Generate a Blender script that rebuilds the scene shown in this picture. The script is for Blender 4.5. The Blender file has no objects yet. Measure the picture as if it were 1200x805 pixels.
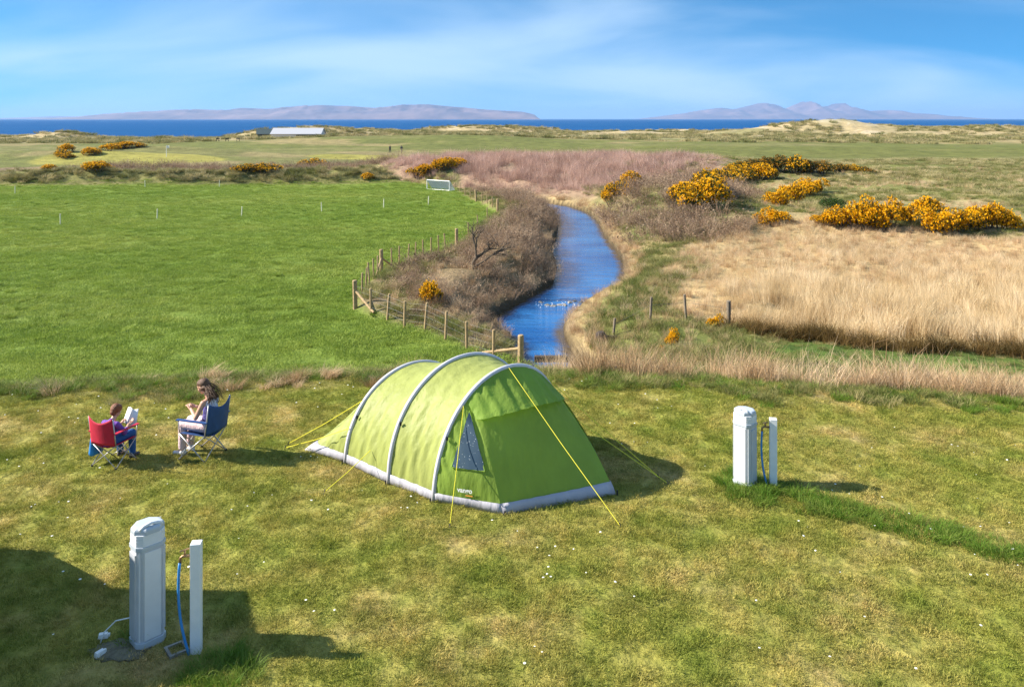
import bpy, bmesh, math, random
import numpy as np
from mathutils import Vector, Matrix, Quaternion
R = math.radians
random.seed(7); RNG = np.random.default_rng(7)
scn = bpy.context.scene
col = scn.collection

# ------------------------------------------------------------------ camera, sky, sun, exposure
F, HC = 950.0, 5.8                                   # focal length in photo pixels (1200 wide), camera height over the campsite
HZ = 139.5                                           # horizon row: the camera is level, its lens shifted down so that uprights stay upright
cam = bpy.data.objects.new('camera', bpy.data.cameras.new('camera'))
col.objects.link(cam); scn.camera = cam
cam.location = (0, 0, HC); cam.rotation_euler = (R(90), 0, 0)
cam.data.sensor_width = 36; cam.data.lens = 36 * F / 1200; cam.data.shift_y = -(402.5 - HZ) / 1200
cam.data.clip_start = 0.1; cam.data.clip_end = 90000

SUN_EL, SUN_DIR = R(33.5), (-1.0, 0.05)                # where the sun stands, seen from the ground
world = bpy.data.worlds.new('World'); scn.world = world; world.use_nodes = True
wn, wl = world.node_tree.nodes, world.node_tree.links
wn.clear()
sky = wn.new('ShaderNodeTexSky'); sky.sky_type = 'NISHITA'; sky.sun_disc = False
sky.sun_elevation = SUN_EL; sky.sun_rotation = math.atan2(SUN_DIR[0], SUN_DIR[1])
sky.altitude = 0; sky.air_density = 1.0; sky.dust_density = 0.15; sky.ozone_density = 4.0
bg = wn.new('ShaderNodeBackground'); bg.inputs[1].default_value = 0.072
wo = wn.new('ShaderNodeOutputWorld')
tc = wn.new('ShaderNodeTexCoord')
sat = wn.new('ShaderNodeHueSaturation'); sat.inputs['Saturation'].default_value = 1.5; sat.inputs['Hue'].default_value = 0.493
# thin cirrus: noise on the sky plane (direction / height), stretched into streaks
sep = wn.new('ShaderNodeSeparateXYZ'); wl.new(tc.outputs['Generated'], sep.inputs[0])
add = wn.new('ShaderNodeMath'); add.operation = 'ADD'; add.inputs[1].default_value = 0.30; wl.new(sep.outputs[2], add.inputs[0])
dvx = wn.new('ShaderNodeMath'); dvx.operation = 'DIVIDE'; wl.new(sep.outputs[0], dvx.inputs[0]); wl.new(add.outputs[0], dvx.inputs[1])
dvy = wn.new('ShaderNodeMath'); dvy.operation = 'DIVIDE'; wl.new(sep.outputs[1], dvy.inputs[0]); wl.new(add.outputs[0], dvy.inputs[1])
cmb = wn.new('ShaderNodeCombineXYZ'); wl.new(dvx.outputs[0], cmb.inputs[0]); wl.new(dvy.outputs[0], cmb.inputs[1])
mp = wn.new('ShaderNodeMapping'); mp.inputs['Rotation'].default_value = (0, 0, R(-24)); mp.inputs['Scale'].default_value = (1.0, 1.5, 1)
mp.inputs['Location'].default_value = (6.9, 8.2, 0)
wl.new(cmb.outputs[0], mp.inputs[0])
n1 = wn.new('ShaderNodeTexNoise'); n1.inputs['Scale'].default_value = 0.8; n1.inputs['Detail'].default_value = 7; n1.inputs['Roughness'].default_value = 0.44; n1.inputs['Distortion'].default_value = 0.5
wl.new(mp.outputs[0], n1.inputs['Vector'])
rmp = wn.new('ShaderNodeMapRange'); rmp.interpolation_type = 'SMOOTHSTEP'; rmp.inputs[1].default_value = 0.37; rmp.inputs[2].default_value = 0.72; rmp.inputs[3].default_value = 0.10; rmp.inputs[4].default_value = 0.78
wl.new(n1.outputs['Fac'], rmp.inputs[0])
mixc = wn.new('ShaderNodeMix'); mixc.data_type = 'RGBA'; mixc.inputs['B'].default_value = (3.9, 5.2, 6.6, 1)
# clean sea air: the pale band at the horizon is thin, so the look-up climbs quickly to the blue
lift = wn.new('ShaderNodeMapping'); lift.inputs['Location'].default_value = (0, 0, 0.15); lift.inputs['Scale'].default_value = (1, 1, 1.5)
wl.new(tc.outputs['Generated'], lift.inputs[0]); wl.new(lift.outputs[0], sky.inputs['Vector'])
wl.new(sky.outputs[0], sat.inputs['Color']); wl.new(rmp.outputs[0], mixc.inputs['Factor'])
wl.new(sat.outputs[0], mixc.inputs['A']); wl.new(mixc.outputs['Result'], bg.inputs[0]); wl.new(bg.outputs[0], wo.inputs[0])

sun = bpy.data.objects.new('sun', bpy.data.lights.new('sun', 'SUN')); col.objects.link(sun)
sun.data.energy = 4.6; sun.data.angle = R(0.5); sun.data.color = (1.0, 0.93, 0.82)
sd = Vector((SUN_DIR[0], SUN_DIR[1], 0)).normalized() * math.cos(SUN_EL) + Vector((0, 0, math.sin(SUN_EL)))
sun.rotation_euler = sd.to_track_quat('Z', 'Y').to_euler(); sun.location = (-30, 5, 40)

scn.view_settings.view_transform = 'Standard'; scn.view_settings.look = 'None'
scn.view_settings.exposure = 1.35; scn.view_settings.gamma = 1.0; scn.view_settings.use_curve_mapping = False
scn.cycles.use_denoising = True; scn.cycles.denoising_prefilter = 'NONE'; scn.cycles.sample_clamp_indirect = 4.0; scn.cycles.use_adaptive_sampling = False
scn.cycles.max_bounces = 8; scn.cycles.diffuse_bounces = 4; scn.cycles.glossy_bounces = 3
scn.cycles.transmission_bounces = 4; scn.cycles.transparent_max_bounces = 8; scn.cycles.volume_bounces = 0
scn.cycles.caustics_reflective = False; scn.cycles.caustics_refractive = False

# ------------------------------------------------------------------ helpers
def G(px, py, z=0.0):
    """photo pixel (1200 x 805) -> the point where its ray meets height z"""
    d = ((px - 600) / F, 1.0, (HZ - py) / F)
    t = (z - HC) / d[2]
    return (d[0] * t, d[1] * t, z)

def hash2(ix, iy, seed):
    h = (ix.astype(np.int64) * 374761393 + iy.astype(np.int64) * 668265263 + seed * 982451653) & 0x7fffffff
    h = ((h ^ (h >> 13)) * 1274126177) & 0x7fffffff
    return ((h ^ (h >> 16)) & 0xffff) / 65535.0

def vnoise(x, y, seed=0):
    ix, iy = np.floor(x), np.floor(y); fx, fy = x - ix, y - iy
    fx = fx * fx * (3 - 2 * fx); fy = fy * fy * (3 - 2 * fy)
    a, b = hash2(ix, iy, seed), hash2(ix + 1, iy, seed)
    c, d = hash2(ix, iy + 1, seed), hash2(ix + 1, iy + 1, seed)
    return (a + (b - a) * fx) * (1 - fy) + (c + (d - c) * fx) * fy

def fbm(x, y, scale, octaves=4, seed=0):
    x = np.asarray(x, float) / scale; y = np.asarray(y, float) / scale
    t, amp, tot = 0, 1.0, 0
    for o in range(octaves):
        t = t + amp * vnoise(x, y, seed + o * 17); tot += amp; amp *= 0.5; x = x * 2.03 + 5.3; y = y * 2.03 + 1.7
    return t / tot                                   # 0..1

def sstep(a, b, x):
    t = np.clip((x - a) / (b - a), 0, 1); return t * t * (3 - 2 * t)

def sdist_poly(P, x, y):
    """signed distance, positive inside"""
    P = np.asarray(P, float)[:, :2]; inside = np.zeros(np.shape(x), bool); dm = np.full(np.shape(x), 1e18)
    for i in range(len(P)):
        x0, y0 = P[i]; x1, y1 = P[(i + 1) % len(P)]
        ex, ey = x1 - x0, y1 - y0; L = ex * ex + ey * ey + 1e-12
        t = np.clip(((x - x0) * ex + (y - y0) * ey) / L, 0, 1)
        dm = np.minimum(dm, (x - x0 - t * ex) ** 2 + (y - y0 - t * ey) ** 2)
        c = (y0 > y) != (y1 > y)
        inside ^= c & (x < (x1 - x0) * (y - y0) / (y1 - y0 + 1e-12) + x0)
    d = np.sqrt(dm)
    return np.where(inside, d, -d)

def dist_line(P, x, y):
    """distance to a polyline and the interpolated third value along it"""
    P = np.asarray(P, float); dm = np.full(np.shape(x), 1e18); w = np.zeros(np.shape(x)); side = np.zeros(np.shape(x))
    for i in range(len(P) - 1):
        x0, y0, w0 = P[i]; x1, y1, w1 = P[i + 1]
        ex, ey = x1 - x0, y1 - y0; L = ex * ex + ey * ey + 1e-12
        t = np.clip(((x - x0) * ex + (y - y0) * ey) / L, 0, 1)
        d = (x - x0 - t * ex) ** 2 + (y - y0 - t * ey) ** 2
        k = d < dm; dm = np.where(k, d, dm); w = np.where(k, w0 + (w1 - w0) * t, w)
        side = np.where(k, np.sign(ex * (y - y0) - ey * (x - x0)), side)
    return np.sqrt(dm), w, side

def mesh_of(name, verts, faces):
    me = bpy.data.meshes.new(name); me.from_pydata([tuple(v) for v in verts], [], [tuple(f) for f in faces]); me.update(); return me

def fast_mesh(name, V, Q):
    """V (n,3) and Q (m,k) numpy arrays"""
    me = bpy.data.meshes.new(name); V = np.asarray(V, np.float32); Q = np.asarray(Q, np.int32); k = Q.shape[1]
    me.vertices.add(len(V)); me.vertices.foreach_set('co', V.ravel())
    me.loops.add(Q.size); me.loops.foreach_set('vertex_index', Q.ravel())
    me.polygons.add(len(Q)); me.polygons.foreach_set('loop_start', np.arange(0, Q.size, k, dtype=np.int32))
    me.update(calc_edges=True); return me

def link(name, me, m=None, parent=None, smooth=False):
    o = bpy.data.objects.new(name, me); col.objects.link(o)
    if m is not None:
        me.materials.clear(); me.materials.append(m)
    if parent is not None: o.parent = parent
    if smooth: me.polygons.foreach_set('use_smooth', [True] * len(me.polygons))
    return o

def tag(o, label, cat=None, group=None, kind=None):
    o['label'] = label
    if cat: o['category'] = cat
    if group: o['group'] = group
    if kind: o['kind'] = kind
    return o

def thing(name, label, cat, loc=(0, 0, 0), rz=0.0, group=None):
    o = bpy.data.objects.new(name, None); col.objects.link(o); o.empty_display_size = 0.2
    o.location = loc; o.rotation_euler = (0, 0, rz)
    return tag(o, label, cat, group)

def copy_tree(o, parent=None):
    c = o.copy(); col.objects.link(c); c.parent = parent
    for ch in list(o.children): copy_tree(ch, c)
    return c

class MB:
    """collects shapes for one mesh"""
    def __init__(s): s.v, s.f = [], []
    def add(s, v, f):
        n = len(s.v); s.v += [tuple(p) for p in v]; s.f += [tuple(i + n for i in q) for q in f]; return s
    def box(s, c, size, rot=None, taper=1.0):
        hx, hy, hz = size[0] / 2, size[1] / 2, size[2] / 2; vs = []
        for z in (-1, 1):
            t = taper if z > 0 else 1
            for x, y in ((-1, -1), (1, -1), (1, 1), (-1, 1)):
                p = Vector((x * hx * t, y * hy * t, z * hz))
                if rot is not None: p = rot @ p
                vs.append(p + Vector(c))
        return s.add(vs, [(3, 2, 1, 0), (4, 5, 6, 7), (0, 1, 5, 4), (1, 2, 6, 5), (2, 3, 7, 6), (3, 0, 4, 7)])
    def tube(s, pts, rad, n=8, caps=True):
        pts = [Vector(p) for p in pts]; rads = rad if isinstance(rad, (list, tuple)) else [rad] * len(pts)
        up = None; rings = []
        for i, p in enumerate(pts):
            d = (pts[min(i + 1, len(pts) - 1)] - pts[max(i - 1, 0)])
            d = d.normalized() if d.length > 1e-9 else Vector((0, 0, 1))
            if up is None: up = Vector((0, 0, 1)) if abs(d.z) < 0.9 else Vector((1, 0, 0))
            a = d.cross(up); a = a.normalized() if a.length > 1e-6 else Vector((1, 0, 0)); b = a.cross(d).normalized(); up = b
            rings.append([p + (a * math.cos(2 * math.pi * k / n) + b * math.sin(2 * math.pi * k / n)) * rads[i] for k in range(n)])
        vs = [q for r in rings for q in r]; fs = []
        for i in range(len(pts) - 1):
            for k in range(n):
                fs.append((i * n + k, i * n + (k + 1) % n, (i + 1) * n + (k + 1) % n, (i + 1) * n + k))
        if caps: fs += [tuple(range(n - 1, -1, -1)), tuple((len(pts) - 1) * n + k for k in range(n))]
        return s.add(vs, fs)
    def lathe(s, prof, c=(0, 0, 0), n=16):
        vs = [(c[0] + r * math.cos(2 * math.pi * k / n), c[1] + r * math.sin(2 * math.pi * k / n), c[2] + z) for r, z in prof for k in range(n)]
        fs = [(i * n + k, i * n + (k + 1) % n, (i + 1) * n + (k + 1) % n, (i + 1) * n + k) for i in range(len(prof) - 1) for k in range(n)]
        fs += [tuple(range(n - 1, -1, -1)), tuple((len(prof) - 1) * n + k for k in range(n))]
        return s.add(vs, fs)
    def prism(s, outline, z0, z1, scale1=1.0):
        n = len(outline); vs = [(x, y, z0) for x, y in outline] + [(x * scale1, y * scale1, z1) for x, y in outline]
        return s.add(vs, [tuple(range(n - 1, -1, -1)), tuple(range(n, 2 * n))] + [(k, (k + 1) % n, n + (k + 1) % n, n + k) for k in range(n)])
    def build(s, name, m=None, parent=None, smooth=False, bevel=0.0):
        me = mesh_of(name, s.v, s.f)
        if bevel:
            bm = bmesh.new(); bm.from_mesh(me)
            bmesh.ops.bevel(bm, geom=bm.edges[:], offset=bevel, segments=2, affect='EDGES', profile=0.6)
            bm.to_mesh(me); bm.free()
        return link(name, me, m, parent, smooth)

# ------------------------------------------------------------------ materials
MATS = {}
def newmat(name):
    m = bpy.data.materials.new(name); m.use_nodes = True; MATS[name] = m
    nt = m.node_tree; b = nt.nodes['Principled BSDF']; return m, nt.nodes, nt.links, b

def noise(n, l, scale, detail=4, vec=None, rough=0.55):
    t = n.new('ShaderNodeTexNoise'); t.inputs['Scale'].default_value = scale; t.inputs['Detail'].default_value = detail; t.inputs['Roughness'].default_value = rough
    if vec is not None: l.new(vec, t.inputs['Vector'])
    return t.outputs['Fac']

def ramp(n, l, fac, stops):
    r = n.new('ShaderNodeValToRGB'); e = r.color_ramp.elements
    while len(e) < len(stops): e.new(0.5)
    for q, (p, c) in zip(e, stops): q.position = p; q.color = (*c, 1) if len(c) == 3 else c
    l.new(fac, r.inputs[0]); return r.outputs[0]

def mulc(n, l, a, b, fac=1.0, mode='MULTIPLY'):
    m = n.new('ShaderNodeMix'); m.data_type = 'RGBA'; m.blend_type = mode
    if isinstance(fac, (int, float)): m.inputs['Factor'].default_value = fac
    else: l.new(fac, m.inputs['Factor'])
    for s, k in ((a, 'A'), (b, 'B')):
        if isinstance(s, tuple): m.inputs[k].default_value = (*s, 1) if len(s) == 3 else s
        else: l.new(s, m.inputs[k])
    return m.outputs['Result']

def paint(name, c, rough=0.5, metal=0.0, var=0.12, scale=9.0, bump=0.0, spec=0.4):
    """a plain material with slight uneven colour and relief"""
    m, n, l, b = newmat(name)
    g = n.new('ShaderNodeTexCoord').outputs['Object']
    v = noise(n, l, scale, 5, g)
    lo, hi = tuple(x * (1 - var) for x in c), tuple(min(1, x * (1 + var)) for x in c)
    l.new(ramp(n, l, v, [(0.3, lo), (0.7, hi)]), b.inputs['Base Color'])
    b.inputs['Roughness'].default_value = rough; b.inputs['Metallic'].default_value = metal; b.inputs['Specular IOR Level'].default_value = spec
    if bump:
        bp = n.new('ShaderNodeBump'); bp.inputs['Strength'].default_value = bump; bp.inputs['Distance'].default_value = 0.02
        l.new(noise(n, l, scale * 6, 4, g), bp.inputs['Height']); l.new(bp.outputs[0], b.inputs['Normal'])
    return m

def leafmat(name, stops, tintvar=True, trans=0.35, posscale=0.5, spec=0.15, rough=0.6, blend=0.5):
    """thin leaves: colour from world position noise and a per-instance random, some light comes through"""
    m, n, l, b = newmat(name)
    pos = n.new('ShaderNodeNewGeometry').outputs['Position']
    big = noise(n, l, posscale, 4, pos)
    at = n.new('ShaderNodeAttribute'); at.attribute_type = 'INSTANCER'; at.attribute_name = 'tint'
    mx = n.new('ShaderNodeMath'); mx.operation = 'MULTIPLY_ADD'; mx.inputs[1].default_value = 1 - blend
    sc2 = n.new('ShaderNodeMath'); sc2.operation = 'MULTIPLY'; sc2.inputs[1].default_value = blend
    l.new(at.outputs['Fac'], sc2.inputs[0]); l.new(big, mx.inputs[0]); l.new(sc2.outputs[0], mx.inputs[2])
    c = ramp(n, l, mx.outputs[0], stops)
    b.inputs['Roughness'].default_value = rough; b.inputs['Specular IOR Level'].default_value = spec
    l.new(c, b.inputs['Base Color'])
    tr = n.new('ShaderNodeBsdfTranslucent'); l.new(c, tr.inputs[0])
    ms = n.new('ShaderNodeMixShader'); ms.inputs[0].default_value = trans
    out = [q for q in n if q.type == 'OUTPUT_MATERIAL'][0]
    l.new(b.outputs[0], ms.inputs[1]); l.new(tr.outputs[0], ms.inputs[2]); l.new(ms.outputs[0], out.inputs[0])
    return m

def turf_colour(n, l, pos):
    """mown campsite turf: olive green with straw-coloured worn patches, the same on the soil and on the blades"""
    a = noise(n, l, 0.42, 5, pos, 0.62); b_ = noise(n, l, 1.7, 5, pos, 0.65); c_ = noise(n, l, 9.0, 3, pos)
    base = ramp(n, l, a, [(0.28, (0.190, 0.225, 0.034)), (0.41, (0.255, 0.268, 0.050)), (0.54, (0.320, 0.298, 0.074)), (0.70, (0.430, 0.345, 0.140))])
    var = ramp(n, l, b_, [(0.28, (0.78, 0.90, 0.74)), (0.5, (1.0, 1.0, 1.0)), (0.72, (1.16, 1.08, 1.16))])
    fine = ramp(n, l, c_, [(0.3, (0.75, 0.78, 0.7)), (0.7, (1.2, 1.18, 1.2))])
    return mulc(n, l, mulc(n, l, base, var), fine)

def field_colour(n, l, pos):
    mpn = n.new('ShaderNodeMapping'); mpn.inputs['Scale'].default_value = (0.35, 1.0, 1); l.new(pos, mpn.inputs[0])
    a = noise(n, l, 0.16, 5, mpn.outputs[0], 0.6); b_ = noise(n, l, 0.8, 4, mpn.outputs[0], 0.65)
    base = ramp(n, l, a, [(0.3, (0.200, 0.285, 0.042)), (0.5, (0.235, 0.310, 0.054)), (0.7, (0.280, 0.335, 0.068))])
    var = ramp(n, l, b_, [(0.3, (0.86, 0.9, 0.86)), (0.7, (1.1, 1.06, 1.1))])
    return mulc(n, l, base, var)

def bladed(name, colfn, trans=0.3, lo=(0.72, 0.80, 0.7), hi=(1.6, 1.42, 1.55)):
    m, n, l, b = newmat(name)
    pos = n.new('ShaderNodeNewGeometry').outputs['Position']
    at = n.new('ShaderNodeAttribute'); at.attribute_type = 'INSTANCER'; at.attribute_name = 'tint'
    c = mulc(n, l, colfn(n, l, pos), ramp(n, l, at.outputs['Fac'], [(0, lo), (0.5, (1.05, 1.05, 1.0)), (1, hi)]))
    l.new(c, b.inputs['Base Color']); b.inputs['Roughness'].default_value = 0.65; b.inputs['Specular IOR Level'].default_value = 0.15
    tr = n.new('ShaderNodeBsdfTranslucent'); l.new(c, tr.inputs[0])
    ms = n.new('ShaderNodeMixShader'); ms.inputs[0].default_value = trans
    out = [q for q in n if q.type == 'OUTPUT_MATERIAL'][0]
    l.new(b.outputs[0], ms.inputs[1]); l.new(tr.outputs[0], ms.inputs[2]); l.new(ms.outputs[0], out.inputs[0])
    return m

# the ground: land cover comes from vertex colours (what grows or lies where), fine grain from noise
m, n, l, b = newmat('land')
pos = n.new('ShaderNodeNewGeometry').outputs['Position']
vc = n.new('ShaderNodeAttribute'); vc.attribute_name = 'cover'
wt = n.new('ShaderNodeAttribute'); wt.attribute_name = 'weights'
sp = n.new('ShaderNodeSeparateColor'); l.new(wt.outputs['Color'], sp.inputs[0])
g1 = noise(n, l, 0.35, 6, pos, 0.68); g2 = noise(n, l, 4.0, 5, pos, 0.7); g3 = noise(n, l, 0.05, 4, pos, 0.6)
cc = mulc(n, l, vc.outputs['Color'], ramp(n, l, g1, [(0.28, (0.62, 0.62, 0.6)), (0.72, (1.38, 1.36, 1.3))]))
cc = mulc(n, l, cc, ramp(n, l, g2, [(0.25, (0.68, 0.68, 0.68)), (0.75, (1.3, 1.3, 1.3))]))
cc = mulc(n, l, cc, ramp(n, l, g3, [(0.3, (0.86, 0.9, 0.86)), (0.7, (1.14, 1.1, 1.14))]))
cc = mulc(n, l, cc, mulc(n, l, turf_colour(n, l, pos), (0.9, 0.86, 0.9)), sp.outputs[0], 'MIX')
cc = mulc(n, l, cc, mulc(n, l, field_colour(n, l, pos), (0.62, 0.66, 0.6)), sp.outputs[1], 'MIX')
l.new(cc, b.inputs['Base Color']); b.inputs['Roughness'].default_value = 0.9; b.inputs['Specular IOR Level'].default_value = 0.1
bp = n.new('ShaderNodeBump'); bp.inputs['Strength'].default_value = 0.55; bp.inputs['Distance'].default_value = 0.12
l.new(noise(n, l, 5.0, 6, pos, 0.75), bp.inputs['Height'])
bp2 = n.new('ShaderNodeBump'); bp2.inputs['Strength'].default_value = 0.5; bp2.inputs['Distance'].default_value = 0.6
l.new(noise(n, l, 0.5, 5, pos, 0.7), bp2.inputs['Height']); l.new(bp2.outputs[0], bp.inputs['Normal']); l.new(bp.outputs[0], b.inputs['Normal'])

# stream water and sea
def watermat(name, deep, lighter_blue, s1, stretch, strength, dist, rough):
    m, n, l, b = newmat(name)
    pos = n.new('ShaderNodeNewGeometry').outputs['Position']
    mpn = n.new('ShaderNodeMapping'); mpn.inputs['Scale'].default_value = stretch; l.new(pos, mpn.inputs[0])
    l.new(ramp(n, l, noise(n, l, s1 * 0.12, 4, mpn.outputs[0]), [(0.35, deep), (0.7, lighter_blue)]), b.inputs['Base Color'])
    b.inputs['Roughness'].default_value = rough; b.inputs['IOR'].default_value = 1.33
    bp = n.new('ShaderNodeBump'); bp.inputs['Strength'].default_value = strength; bp.inputs['Distance'].default_value = dist
    l.new(noise(n, l, s1, 5, mpn.outputs[0], 0.6), bp.inputs['Height']); l.new(bp.outputs[0], b.inputs['Normal'])
    return m
watermat('stream_water', (0.004, 0.075, 0.26), (0.03, 0.17, 0.42), 2.2, (0.45, 1.3, 1), 0.8, 0.12, 0.06)  # blue and paler patches paint reflected sky into the base colour
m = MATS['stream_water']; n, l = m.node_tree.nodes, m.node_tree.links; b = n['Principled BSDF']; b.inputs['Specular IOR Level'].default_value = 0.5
cl_ = b.inputs['Base Color'].links[0].from_socket; dp = n.new('ShaderNodeAttribute'); dp.attribute_name = 'bank_dist'
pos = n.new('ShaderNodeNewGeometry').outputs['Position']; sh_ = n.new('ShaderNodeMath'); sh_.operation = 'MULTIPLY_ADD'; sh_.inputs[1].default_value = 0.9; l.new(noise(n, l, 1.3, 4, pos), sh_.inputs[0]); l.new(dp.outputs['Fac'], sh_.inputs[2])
l.new(mulc(n, l, (0.085, 0.055, 0.025), cl_, ramp(n, l, sh_.outputs[0], [(0.45, (0, 0, 0)), (0.95, (1, 1, 1))]), 'MIX'), b.inputs['Base Color'])  # mud tone and bank reflection mixed in along both edges
watermat('sea_water', (0.001, 0.060, 0.19), (0.002, 0.075, 0.22), 0.08, (0.25, 1, 1), 0.9, 6.0, 0.55)
MATS['sea_water'].node_tree.nodes['Principled BSDF'].inputs['Specular IOR Level'].default_value = 0.15

leafmat('straw', [(0.25, (0.36, 0.23, 0.115)), (0.5, (0.56, 0.39, 0.225)), (0.75, (0.66, 0.50, 0.32))], trans=0.3, posscale=0.4)
leafmat('reed_gold', [(0.2, (0.46, 0.33, 0.17)), (0.5, (0.66, 0.51, 0.30)), (0.8, (0.78, 0.64, 0.43))], trans=0.3, posscale=0.16)
leafmat('reed_pink', [(0.25, (0.28, 0.17, 0.125)), (0.5, (0.50, 0.33, 0.26)), (0.8, (0.62, 0.44, 0.36))], trans=0.3, posscale=0.12)
leafmat('bramble', [(0.25, (0.128, 0.083, 0.053)), (0.5, (0.285, 0.188, 0.12)), (0.8, (0.48, 0.352, 0.232))], trans=0.2, posscale=0.5)
leafmat('rough_green', [(0.2, (0.085, 0.115, 0.022)), (0.45, (0.18, 0.20, 0.050)), (0.75, (0.40, 0.33, 0.15))], trans=0.3, posscale=0.5)
leafmat('lush_green', [(0.2, (0.085, 0.180, 0.014)), (0.5, (0.145, 0.240, 0.028)), (0.8, (0.25, 0.295, 0.06))], trans=0.35, posscale=0.8)
leafmat('olive_tuft', [(0.25, (0.14, 0.15, 0.040)), (0.5, (0.30, 0.265, 0.11)), (0.8, (0.52, 0.43, 0.23))], trans=0.3, posscale=0.3)
leafmat('sedge_dark', [(0.25, (0.075, 0.050, 0.016)), (0.5, (0.15, 0.095, 0.030)), (0.8, (0.24, 0.15, 0.055))], trans=0.25, posscale=0.6)
bladed('turf_blade', turf_colour); bladed('field_blade', field_colour, 0.3, (0.9, 0.94, 0.9), (1.3, 1.22, 1.3))
leafmat('gorse_leaf', [(0.2, (0.028, 0.045, 0.010)), (0.5, (0.055, 0.078, 0.016)), (0.8, (0.10, 0.11, 0.028))], trans=0.15, posscale=2.5)
leafmat('gorse_flower', [(0.2, (0.80, 0.40, 0.004)), (0.5, (0.87, 0.52, 0.006)), (0.8, (0.90, 0.63, 0.02))], trans=0.35, posscale=3.0)
leafmat('gorse_dull', [(0.2, (0.30, 0.14, 0.010)), (0.5, (0.45, 0.23, 0.012)), (0.8, (0.55, 0.31, 0.02))], trans=0.2, posscale=3.0)
leafmat('shrub_leaf', [(0.2, (0.04, 0.075, 0.014)), (0.5, (0.075, 0.125, 0.024)), (0.8, (0.13, 0.17, 0.045))], trans=0.25, posscale=2.0)
leafmat('daisy', [(0.3, (0.75, 0.75, 0.70)), (0.7, (0.85, 0.84, 0.78))], trans=0.1)
paint('bark', (0.10, 0.075, 0.05), 0.9, var=0.3, scale=14, bump=0.4)
paint('post_wood', (0.36, 0.25, 0.13), 0.85, var=0.3, scale=10, bump=0.3)
paint('pale_wood', (0.72, 0.68, 0.52), 0.85, var=.2)
paint('old_wood', (0.20, 0.16, 0.115), 0.9, var=0.35, scale=12, bump=0.4)
paint('dark_wood', (0.055, 0.042, 0.034), 0.9, var=0.3, scale=12, bump=0.4)
paint('wire', (0.22, 0.22, 0.22), 0.4, 0.8)
paint('white_plastic', (0.72, 0.72, 0.70), 0.45, var=0.04)
paint('stone', (0.25, 0.23, 0.20), 0.85, var=0.3, scale=6, bump=0.5)
paint('foam', (0.75, 0.78, 0.8), 0.6, var=0.1)

# ------------------------------------------------------------------ the lie of the land
EDGE = np.array([(-60, 16.6), (-30, 17.0), (-11, 17.5), (-3, 18.3), (2, 18.2), (5.6, 17.6), (10.5, 16.6), (16, 15.2), (40, 10)])
# stream: centre x, y, half width; from pixel pairs on the water level
WZ = -3.0
def mid(a, b, ext=0.0):
    p, q = np.array(G(*a, WZ)[:2]), np.array(G(*b, WZ)[:2]); d = (q - p) / np.linalg.norm(q - p); p = p - d * ext
    c = (p + q) / 2; return (c[0], c[1], np.linalg.norm(q - p) / 2)
STREAM = [(1.7, 27.4, 0.7), (1.3, 29.4, 0.85), mid((612, 395), (655, 400), 0.1), mid((584, 381), (657, 384), 0.2), mid((598, 370), (664, 370), 0.3), mid((641, 350), (690, 347), 0.5),
          mid((662, 334), (724, 334), 0.5), mid((663, 313), (730, 315), 0.4), mid((658, 294), (720, 296), 0.5), mid((661, 277), (707, 279), 0.4),
          mid((662, 262), (700, 262), 0.4), mid((655, 251), (689, 251), 0.3), mid((640, 243), (668, 243), 0.5), (-0.5, 88.5, 1.1), (-8, 95, 0.9), (-20, 103, 0.7)]
# the stock fence between the field and the stream bank
FENCE_PX = [(610, 424), (578.5, 418), (547, 411), (522, 398.5), (498, 388.6), (474, 385), (454, 378), (435, 371), (416.4, 364)]
FENCE2_PX = [(424, 350), (428.5, 342), (433, 336), (438, 330.5), (442.5, 326), (447, 321)]
FENCE3_PX = [(459, 315), (468, 312), (478, 308.5), (487, 305), (496, 302), (505, 299), (514, 296.5), (522, 294.5), (535, 292)]
FENCE4_PX = [(549, 281), (560, 272), (571, 261), (583, 252), (577, 246), (571, 242), (565, 239.5), (558, 237), (551, 233), (545, 229), (539, 225), (533, 221)]
FZ = -2.0
fence_w = [G(x, y, FZ) for x, y in FENCE_PX + FENCE2_PX + FENCE3_PX + FENCE4_PX]
FIELD = [(-140, 10), (-30, 16.6), (-3, 18.2), (0.3, 19.2), (2.4, 21)] + [p[:2] for p in fence_w] + [(-9.6, 95.0), (-45, 95.5), (-140, 96)]

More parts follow.
